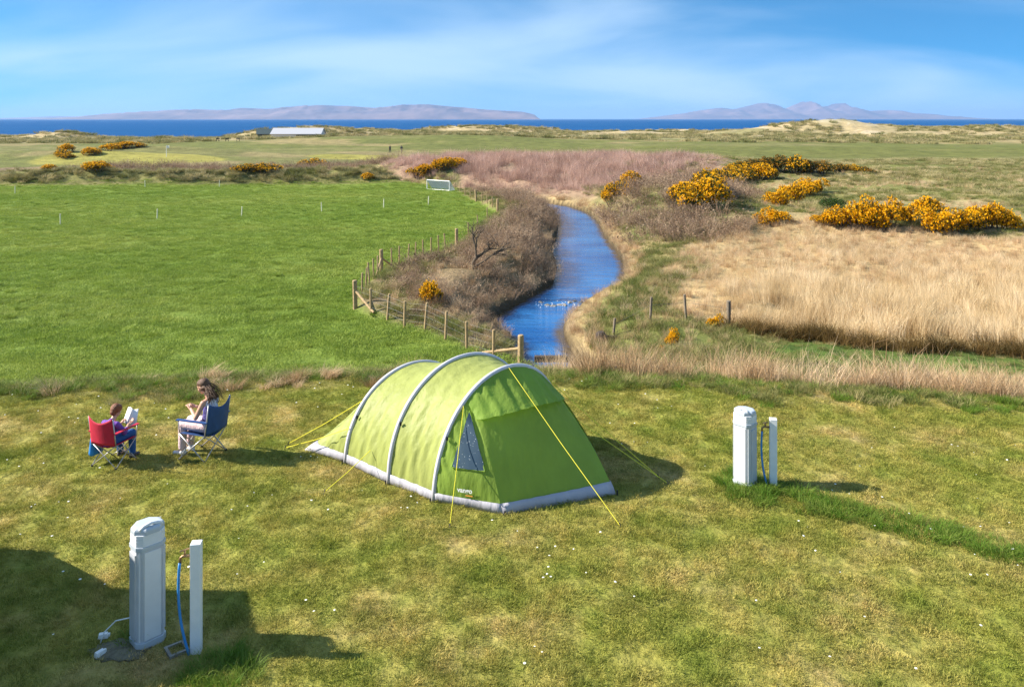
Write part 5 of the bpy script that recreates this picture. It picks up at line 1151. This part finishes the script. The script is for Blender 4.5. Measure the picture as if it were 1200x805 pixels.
def child():
    p = G(134, 541); loc = (p[0], p[1], land_zs(p)); rz = math.atan2(.94, .30); k = .76
    camp_chair('camping_chair', 'red folding camping chair with a short haired sitter', loc, rz, 'chair_red', .93)
    sk = [((-.13, 0, .48), .11, (-.11, 0, .74), .105), ((-.10, -.09, .80), .05, (-.10, .09, .80), .05), ((-.09, 0, .80), .05, (-.005, 0, .88), .046)]
    sl = []
    for sd in (-1, 1):
        sk += [((-.09, sd * .15, .79), .045, (.05, sd * .20, .58), .036), ((.05, sd * .20, .58), .036, (.27, sd * .09, .66), .024)] + hand((.315, sd * .10, .675), (.8, 0, .5), (0, sd, 0), (0, -sd * .5, .8), .85, .6)
        sk += [((-.08, sd * .09, .46), .08, (.30, sd * .13, .49), .058), ((.30, sd * .13, .49), .056, (.30, sd * .14, .10), .036), ((.30, sd * .14, .06), .033, (.43, sd * .15, .042), .03)]
        sl += [((-.09, sd * .145, .785), .062, (.045, sd * .20, .60), .05), ((.045, sd * .20, .59), .05, (.15, sd * .15, .62), .042)]
    cl = [('shirt', [((-.13, 0, .47), .128, (-.11, 0, .72), .122), ((-.105, -.09, .785), .066, (-.105, .09, .785), .066), ((-.1, 0, .80), .062, (-.085, 0, .83), .056)] + sl, 'cloth_purple'),
          ('jeans', [c for sd in (-1, 1) for c in (((-.12, sd * .08, .46), .105, (.30, sd * .14, .49), .078), ((.30, sd * .14, .49), .078, (.305, sd * .15, .13), .062))] + [((-.13, -.07, .46), .10, (-.13, .07, .46), .10)], 'cloth_jeans')]
    for sd in (-1, 1): cl.append(('shoe', [((.27, sd * .145, .045), .042, (.34, sd * .148, .045), .042), ((.34, sd * .148, .045), .042, (.45, sd * .155, .036), .034)], 'shoe_dark'))
    def hair(q): return [(q(-.03, 0, .045), .097, q(.01, 0, .055), .088), (q(-.05, 0, .0), .082, q(-.055, 0, -.035), .066), (q(.04, 0, .085), .045, q(.066, 0, .066), .026), (q(-.01, -.075, .02), .03, q(0, -.08, -.01), .02), (q(-.01, .075, .02), .03, q(0, .08, -.01), .02)]
    seated('person', 'person with short auburn hair in purple top and jeans, reading', loc, rz, .88, sk, cl, (.045, 0, .985), (.86, -.12, -.5), (.48, 0, .88), hair, 'hair_auburn', .95)
    c_, s_ = math.cos(rz), math.sin(rz); W = lambda x, y, z: (loc[0] + .88 * (x * c_ - y * s_), loc[1] + .88 * (x * s_ + y * c_), loc[2] + .88 * z)
    t = thing('booklet', 'open white booklet held up by the reader in the red chair', 'booklet', W(.33, 0, .72), rz)
    for sd in (-1, 1):
        mb = MB()
        P = [[(-.05 * 0 + .10 * v - .03 * (1 - abs(u - .0)) * 0, sd * u * .15, .24 * v - .09 + .015 * math.sin(u * 3) * sd) for u in (0, .25, .5, .75, 1)] for v in (0, .5, 1)]
        vs = [p for r in P for p in r]; mb.add(vs, [(r * 5 + i, r * 5 + i + 1, r * 5 + 6 + i, r * 5 + 5 + i) for r in range(2) for i in range(4)]); o = mb.build('page', MATS['paper'], t, True); o.rotation_euler = (0, 0, -sd * .35); md = o.modifiers.new('thickness', 'SOLIDIFY'); md.thickness = .006
    # bag hanging from the chair arm on the far left
    bl = (loc[0] + .93 * (-.10 * c_ - .335 * s_), loc[1] + .93 * (-.10 * s_ + .335 * c_), loc[2] + .07); t = thing('cloth_bag', 'bright blue cloth bag hanging at the side of the red chair', 'bag', bl, rz)
    organic('bag_body', [((-.07, 0, .12), .055, (.10, 0, .12), .06), ((-.07, 0, .12), .055, (-.06, 0, .36), .035), ((.10, 0, .12), .06, (.09, 0, .36), .036), ((0, .01, .2), .065, (.02, 0, .37), .036)], 'bag_blue', t, .012, 5)
    for x in (-.05, .08): mb = MB(); mb.tube([(x, -.02, .37), (x + .01, -.05, .50), (x + .01, -.08, .535), (x, -.09, .50)], .010, 6); mb.build('strap', MATS['bag_blue'], t, True)
woman(); child()

# two walkers on the links, and the flag
def walker(px, py, rz, top, legm, label):
    p = far_z(px, py, -1.5); t = thing('person', label, 'person', (p[0], p[1], land_zs(p)), rz, None); sk, sl, pants, sh = [], [], [], []
    hc, q = head((.02, 0, 1.60), (1, 0, -.05), (0, 0, 1)); sk += [((0, 0, .95), .12, (0, 0, 1.3), .13), ((0, 0, 1.38), .06, (0, 0, 1.5), .05)]
    for sd in (-1, 1):
        ph = sd * .22; sk += [((0, sd * .19, 1.38), .05, (-ph * .5, sd * .23, 1.10), .042), ((-ph * .5, sd * .23, 1.1), .04, (-ph * .4 + .08, sd * .22, .88), .03), ((0, sd * .09, .92), .085, (ph * .6, sd * .1, .50), .06), ((ph * .6, sd * .1, .5), .058, (ph * .9 - .05, sd * .1, .08), .038)] + hand((-ph * .4 + .09, sd * .22, .82), (.1, 0, -1), (1, 0, 0), (.6, -sd * .4, 0), 1.0, .3)
        pants += [((0, sd * .085, .93), .115, (ph * .6, sd * .1, .5), .08), ((ph * .6, sd * .1, .5), .08, (ph * .9 - .05, sd * .1, .12), .066)]; sh += [('shoe', [((ph * .9 - .08, sd * .1, .04), .042, (ph * .9 + .11, sd * .11, .035), .034)], 'shoe_dark')]
        sl += [((0, sd * .185, 1.38), .065, (-ph * .5, sd * .235, 1.1), .055), ((-ph * .5, sd * .235, 1.1), .053, (-ph * .4 + .06, sd * .225, .92), .042)]
    organic('body', sk + hc, 'skin', t, .016, 4); face(t, q, 1.0)
    organic('jacket', [((0, 0, .92), .135, (0, 0, 1.32), .155), ((0, -.12, 1.38), .07, (0, .12, 1.38), .07)] + sl, top, t, .02, 4); organic('trousers', pants, legm, t, .02, 4)
    for nm, c_, m in sh: organic(nm, c_, m, t, .02, 3)
    organic('hair', [(q(-.03, 0, .05), .096, q(.0, 0, .055), .09), (q(-.05, 0, .0), .08, q(-.05, 0, -.03), .06)], 'hair_brown', t, .016, 3)
walker(457, 179.5, 2.2, 'cloth_dark', 'cloth_dark', 'dark clad walker in stride on the far golf course')
walker(470.5, 179.5, 1.2, 'cloth_dark', 'old_wood', 'walker in dark jacket and light trousers on the far golf course')
p = far_z(195, 184, -1.0); t = thing('golf_flag', 'tiny white golf flag standing on the pale putting green', 'flag', (p[0], p[1], land_zs(p)))
mb = MB(); mb.tube([(0, 0, -.1), (0, 0, 2.0)], .045, 6); mb.build('flagstick', MATS['white_plastic'], t); mb = MB(); mb.prism([(0, 0), (.25, .05), (.5, -.02), (.5, .03), (.25, .10), (0, .05)], 1.5, 2.0); mb.build('flag_cloth', MATS['white_plastic'], t)
for k_, (px, py) in enumerate(((255, 166), (266, 166), (279, 166))):
    p = far_z(px, py, -1); t = thing('bench', 'small dark wooden bench on the golf course rise', 'bench', (p[0], p[1], land_zs(p)), .2 * k_, 'benches on the golf rise'); 
    mb = MB(); mb.box((0, 0, .48), (1.0, .34, .06)); mb.build('seat', MATS['dark_wood'], t); mb = MB(); mb.box((0, .2, .85), (1.0, .06, .35)); mb.build('backrest', MATS['dark_wood'], t)
    for sx in (-.4, .4): mb = MB(); mb.box((sx, 0, .2), (.09, .4, .5)); mb.build('leg', MATS['dark_wood'], t)

# sheds by the shore
paint('shed_roof', (0.40, 0.40, 0.42), 0.6, var=.08); paint('shed_wall', (0.62, 0.60, 0.57), 0.8, var=.08); paint('shed_dark', (0.05, 0.075, 0.075), 0.7, var=.15); paint('pane', (0.03, 0.04, 0.05), 0.15)
def shed(px, py, W, D, H, pitch, wall, roof, label, rz=0):
    p = far_z(px, py, -.5); t = thing('shed', label, 'shed', (p[0], p[1], land_zs(p) - .3), rz); mb = MB()
    mb.add([(-W, -D, 0), (W, -D, 0), (W, D, 0), (-W, D, 0), (-W, -D, H), (W, -D, H), (W, D, H), (-W, D, H), (-W, 0, H + pitch), (W, 0, H + pitch)], [(3, 2, 1, 0), (0, 1, 5, 4), (2, 3, 7, 6), (1, 2, 6, 9, 5), (3, 0, 4, 8, 7), (4, 5, 9, 8), (6, 7, 8, 9)]); wl_ = mb.build('wall', MATS[wall], t)
    for sy in (-1, 1):
        mb = MB(); o_ = .4; k_ = pitch / D; mb.add([(-W - o_, sy * (D + o_), H - k_ * o_ + .06), (W + o_, sy * (D + o_), H - k_ * o_ + .06), (W + o_, 0, H + pitch + .06), (-W - o_, 0, H + pitch + .06), (-W - o_, sy * (D + o_), H - k_ * o_ + .2), (W + o_, sy * (D + o_), H - k_ * o_ + .2), (W + o_, 0, H + pitch + .2), (-W - o_, 0, H + pitch + .2)], [(3, 2, 1, 0), (4, 5, 6, 7), (0, 1, 5, 4), (1, 2, 6, 5), (2, 3, 7, 6), (3, 0, 4, 7)]); mb.build('roof', MATS[roof], t)
    mb = MB(); mb.box((W * .42 if W > 4 else -W * .2, -D - .02, H * .5), (W * .8, .12, H * .62)); mb.build('dark_opening', MATS['pane'], t)  # dark slab on the wall, its colour standing in for shade inside an opening
shed(350, 161, 8.8, 5.0, 1.5, 2.0, 'shed_wall', 'shed_roof', 'long low pale shed with grey roof among the dunes', .05)
shed(311, 161, 3.0, 3.0, 1.6, 1.8, 'shed_dark', 'shed_dark', 'small dark shed beside the long pale one', .3)

# the campervan standing left of the picture, whose shadow falls across the near grass
paint('van_paint', (0.62, 0.63, 0.64), 0.3, .1, var=.03); paint('glass_dark', (0.02, 0.025, 0.03), 0.08)
mh = thing('motorhome', 'pale coachbuilt motorhome parked beside the near hookup pillar', 'motorhome', (-8.1, 8.0, 0.0))
def yz(name, prof, x0, x1, m, parent):
    """a side profile in (y, z) drawn out across the vehicle"""
    nn = len(prof); mb = MB(); mb.add([(x0, y, z) for y, z in prof] + [(x1, y, z) for y, z in prof], [tuple(range(nn - 1, -1, -1)), tuple(range(nn, 2 * nn))] + [(k, (k + 1) % nn, nn + (k + 1) % nn, nn + k) for k in range(nn)]); return mb.build(name, MATS[m], parent, bevel=.02)
bdy = yz('body', [(-3.2, .45), (.55, .45), (.55, 1.55), (2.12, 1.50), (2.15, 2.52), (1.1, 2.84), (.92, 2.95), (.72, 2.90), (.45, 2.35), (.3, 2.12), (-3.2, 2.05)], -1.08, 1.08, 'van_paint', mh)
cab = yz('cab', [(.56, .38), (2.9, .38), (2.92, .55), (2.62, .92), (2.25, 1.35), (2.05, 1.49), (.56, 1.49)], -1.0, 1.0, 'van_paint', mh)
for sx in (-1, 1):
    yz('cab_window', [(.85, 1.08), (1.85, 1.08), (1.62, 1.48), (.85, 1.48)], sx * 1.002 - .006, sx * 1.002 + .006, 'glass_dark', mh)
    yz('side_window', [(-2.4, 1.35), (-1.2, 1.35), (-1.2, 1.85), (-2.4, 1.85)], sx * 1.083 - .008, sx * 1.083 + .008, 'glass_dark', mh)
    for y in (-2.1, 2.2):
        mb = MB(); mb.tube([(sx * .72, y, .34), (sx * .98, y, .34)], .34, 20); w_ = mb.build('wheel', MATS['rubber_black'], mh); mb = MB(); mb.tube([(sx * .9, y, .34), (sx * .99, y, .34)], .2, 14); mb.build('rim', MATS['chair_steel'], w_)
    mb = MB(); mb.tube([(sx * .97, 1.75, 1.10), (sx * 1.10, 1.9, 1.16)], .03, 6); mb.box((sx * 1.12, 1.92, 1.22), (.10, .2, .30)); mb.build('mirror', MATS['rubber_black'], mh)
    mb = MB(); mb.box((sx * .7, 2.86, .70), (.32, .12, .16)); mb.build('headlight', MATS['glass_dark'], mh)
mb = MB(); mb.add([(-.85, 2.56, .995), (.85, 2.56, .995), (.80, 2.26, 1.345), (-.80, 2.26, 1.345), (-.85, 2.58, 1.01), (.85, 2.58, 1.01), (.80, 2.28, 1.36), (-.80, 2.28, 1.36)], [(3, 2, 1, 0), (4, 5, 6, 7), (0, 1, 5, 4), (1, 2, 6, 5), (2, 3, 7, 6), (3, 0, 4, 7)]); mb.build('windscreen', MATS['glass_dark'], mh)
mb = MB(); mb.box((0, 2.9, .45), (1.7, .12, .22)); mb.build('bumper', MATS['rubber_black'], mh)

# ------------------------------------------------------------------ sea air: one closed box of thin haze round everything but the sky
m = bpy.data.materials.new('haze'); m.use_nodes = True; n, l = m.node_tree.nodes, m.node_tree.links; n.clear()
pv = n.new('ShaderNodeVolumePrincipled'); pv.inputs['Color'].default_value = (0.36, 0.60, 1.0, 1); pv.inputs['Density'].default_value = 4.5e-5; pv.inputs['Anisotropy'].default_value = 0.1
l.new(pv.outputs[0], n.new('ShaderNodeOutputMaterial').inputs['Volume'])
mb = MB(); mb.box((0, 21400, 194), (94000, 45000, 410)); o = mb.build('haze', m); o['kind'] = 'stuff'; o['label'] = 'thin blue sea haze over the distance'
